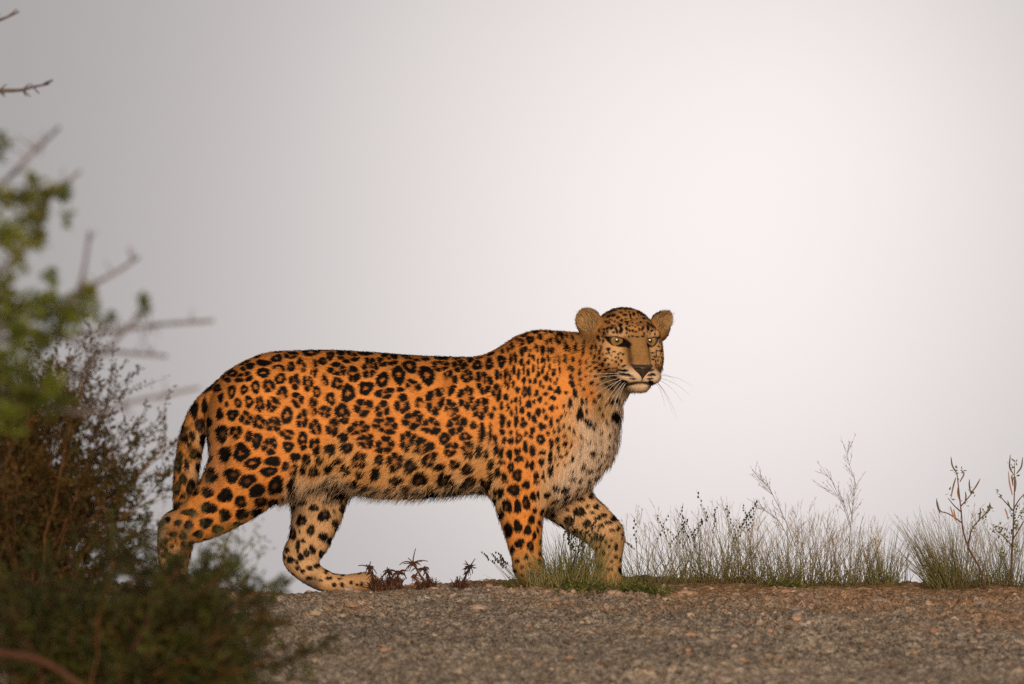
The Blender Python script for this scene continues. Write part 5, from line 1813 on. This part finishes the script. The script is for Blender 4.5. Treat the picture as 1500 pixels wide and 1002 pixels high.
def bush(name, label, Yd, basepx, tips, n_sub, cols, ll, lw, bark, leafn, rad, group=None, droop=0.0, leafr=8):
    """stems rising from one foot to the given tips, each forking into leafy twigs"""
    x = P(basepx, 868, Yd)[0]
    rt_ = np.array([x, Yd, float(ground_z(x, Yd)[0])])
    root = empty(name, rt_, label, 'shrub', group)
    pos, ax, col = [], [], []
    tw = MB()
    for (a, b) in tips:
        T_ = P(a, b, Yd + random.gauss(0, .13))
        B_ = rt_ + np.array([random.gauss(0, .03), random.gauss(0, .03), -.01])
        mid = B_ + (T_ - B_) * .5 + np.array([-(T_[0] - B_[0]) * .15, 0, abs(T_[0] - B_[0]) * .12 + .02])
        t_ = np.linspace(0, 1, 10)[:, None]
        ln_ = np.linalg.norm(T_ - B_)
        pts = B_ * (1 - t_) ** 2 + mid * 2 * t_ * (1 - t_) + T_ * t_ ** 2 + RNG.normal(0, .010 * ln_ + .002, (10, 3)) * np.sin(t_ * math.pi)
        cb = np.array(bark[random.randrange(len(bark))])
        mb = MB(); mb.tube(pts, rad, rad * .25, cb, cb * 1.2, 5, True); mb.build('branch', m_bark, root)
        for k in range(n_sub):
            u_ = random.uniform(.28, 1.0) ** .8
            i_ = min(8, int(u_ * 9)); q_ = pts[i_] + (pts[i_ + 1] - pts[i_]) * (u_ * 9 - i_)
            d_ = (pts[i_ + 1] - pts[i_]); d_ = d_ / np.linalg.norm(d_) + RNG.normal(0, .85, 3) + [0, 0, .05 - droop]
            l_ = ln_ * random.uniform(.10, .26)
            tp = arc(q_, d_, l_, RNG.normal(0, .35, 3) + [0, 0, -droop], 5)
            tw.tube(tp, rad * .32, rad * .10, cb, cb * 1.25, 4)
            tint = random.uniform(.7, 1.3); cc = np.array(random.choice(cols))
            for m_ in range(leafn):
                v_ = random.uniform(.15, 1.02)
                i2 = min(4, int(v_ * 5)); q2 = tp[i2] + (tp[i2 + 1] - tp[i2]) * (v_ * 5 - i2)
                pos.append(q2 + RNG.normal(0, leafr * .0004, 3)); ax.append(RNG.normal(0, .8, 3) + d_ * .6 + [0, 0, .3])
                col.append((cc * .65 + np.array(random.choice(cols)) * .35) * tint * random.uniform(.75, 1.3))
    tag(tw.build('twigs', m_bark, root), kind='stuff')
    k = len(pos)
    lf = MB(); lf.leaves(pos, ax, RNG.normal(0, .8, (k, 3)) + [0, -.4, .7], RNG.uniform(.6, 1.3, k) * ll, RNG.uniform(.7, 1.2, k) * lw, col)
    tag(lf.build('leaves', m_sleaf, root), kind='stuff')
    return root


BRN = [(.070, .050, .010), (.095, .058, .012), (.050, .054, .010), (.15, .068, .018), (.036, .034, .007)]
BKS = [(.10, .045, .020), (.075, .04, .022), (.14, .065, .025)]
# -- dense brownish shrub behind, its right side loose
tipsA = [(random.uniform(-60, 130), random.uniform(545, 700)) for _ in range(30)] + [(random.uniform(-60, 90), random.uniform(560, 720)) for _ in range(26)] + [(random.uniform(-60, 150), random.uniform(690, 840)) for _ in range(30)] + \
        [(120, 560), (160, 600), (110, 590), (150, 640), (185, 640), (200, 660), (238, 655), (215, 700), (180, 690), (232, 710), (246, 720), (200, 740), (170, 760), (215, 775), (190, 800), (225, 800),
         (150, 720), (130, 680), (205, 640), (165, 575), (90, 545), (60, 560), (175, 720), (195, 695), (140, 605)]
bush('dry_shrub', 'dense dark shrub with reddish twigs and tiny brown-green leaves behind the low bush', -2.3, 20, tipsA, 18, BRN, .0108, .0052, BKS, 34, .0030)
DG = [(.050, .058, .010), (.035, .045, .010), (.075, .078, .014), (.095, .060, .018), (.028, .032, .009)]
tipsB = [(random.uniform(-40, 190), random.uniform(812, 930)) for _ in range(26)] + [(random.uniform(170, 350), random.uniform(868, 950)) for _ in range(14)] + [(random.uniform(-40, 420), random.uniform(900, 1010)) for _ in range(30)] + \
        [(240, 826), (262, 832), (300, 840), (212, 818), (284, 836), (318, 848), (230, 840), (270, 846), (305, 856), (345, 858), (280, 850), (330, 845), (372, 866), (392, 858), (250, 848), (225, 838), (420, 930), (440, 960), (400, 890)]
bush('low_bush', 'low dark green bush spread across the lower left corner, blurred', -4.2, 120, tipsB, 16, DG, .0145, .0068, BKS, 30, .0032)
tipsC = [(300, 815), (330, 830), (285, 822), (352, 838), (372, 825), (240, 740), (268, 745), (288, 742), (300, 750), (276, 768), (310, 775), (335, 785), (350, 775), (365, 795), (378, 780), (322, 800), (355, 820), (384, 800), (295, 790), (255, 770), (340, 760)]
bush('leafy_sprigs', 'loose yellow-green sprigs in front of the leopard\'s near hind foot', -3.0, 262, tipsC, 8, [(.10, .105, .016), (.075, .085, .018), (.12, .10, .03), (.06, .07, .02)], .0095, .0042,
     [(.14, .10, .06), (.12, .11, .05)], 8, .0018)
# fallen branch and one upright leaf stalk in the corner
mb = MB()
p_ = [gpt(-60, -4.9) + [0, 0, .02]] + [P(a, b, -4.9) for a, b in ((-30, 952), (-5, 956), (40, 962), (75, 975), (105, 995), (135, 1020))]
mb.tube(catmull(np.array(p_), 6), .0066, .0052, (.085, .034, .018), (.075, .030, .016), 8, True)
tag(mb.build('fallen_branch', m_bark, None, loc=p_[0]), 'reddish-brown bare branch curving down in the lower left corner', 'branch')
print('all', round(time.time() - T0, 1))
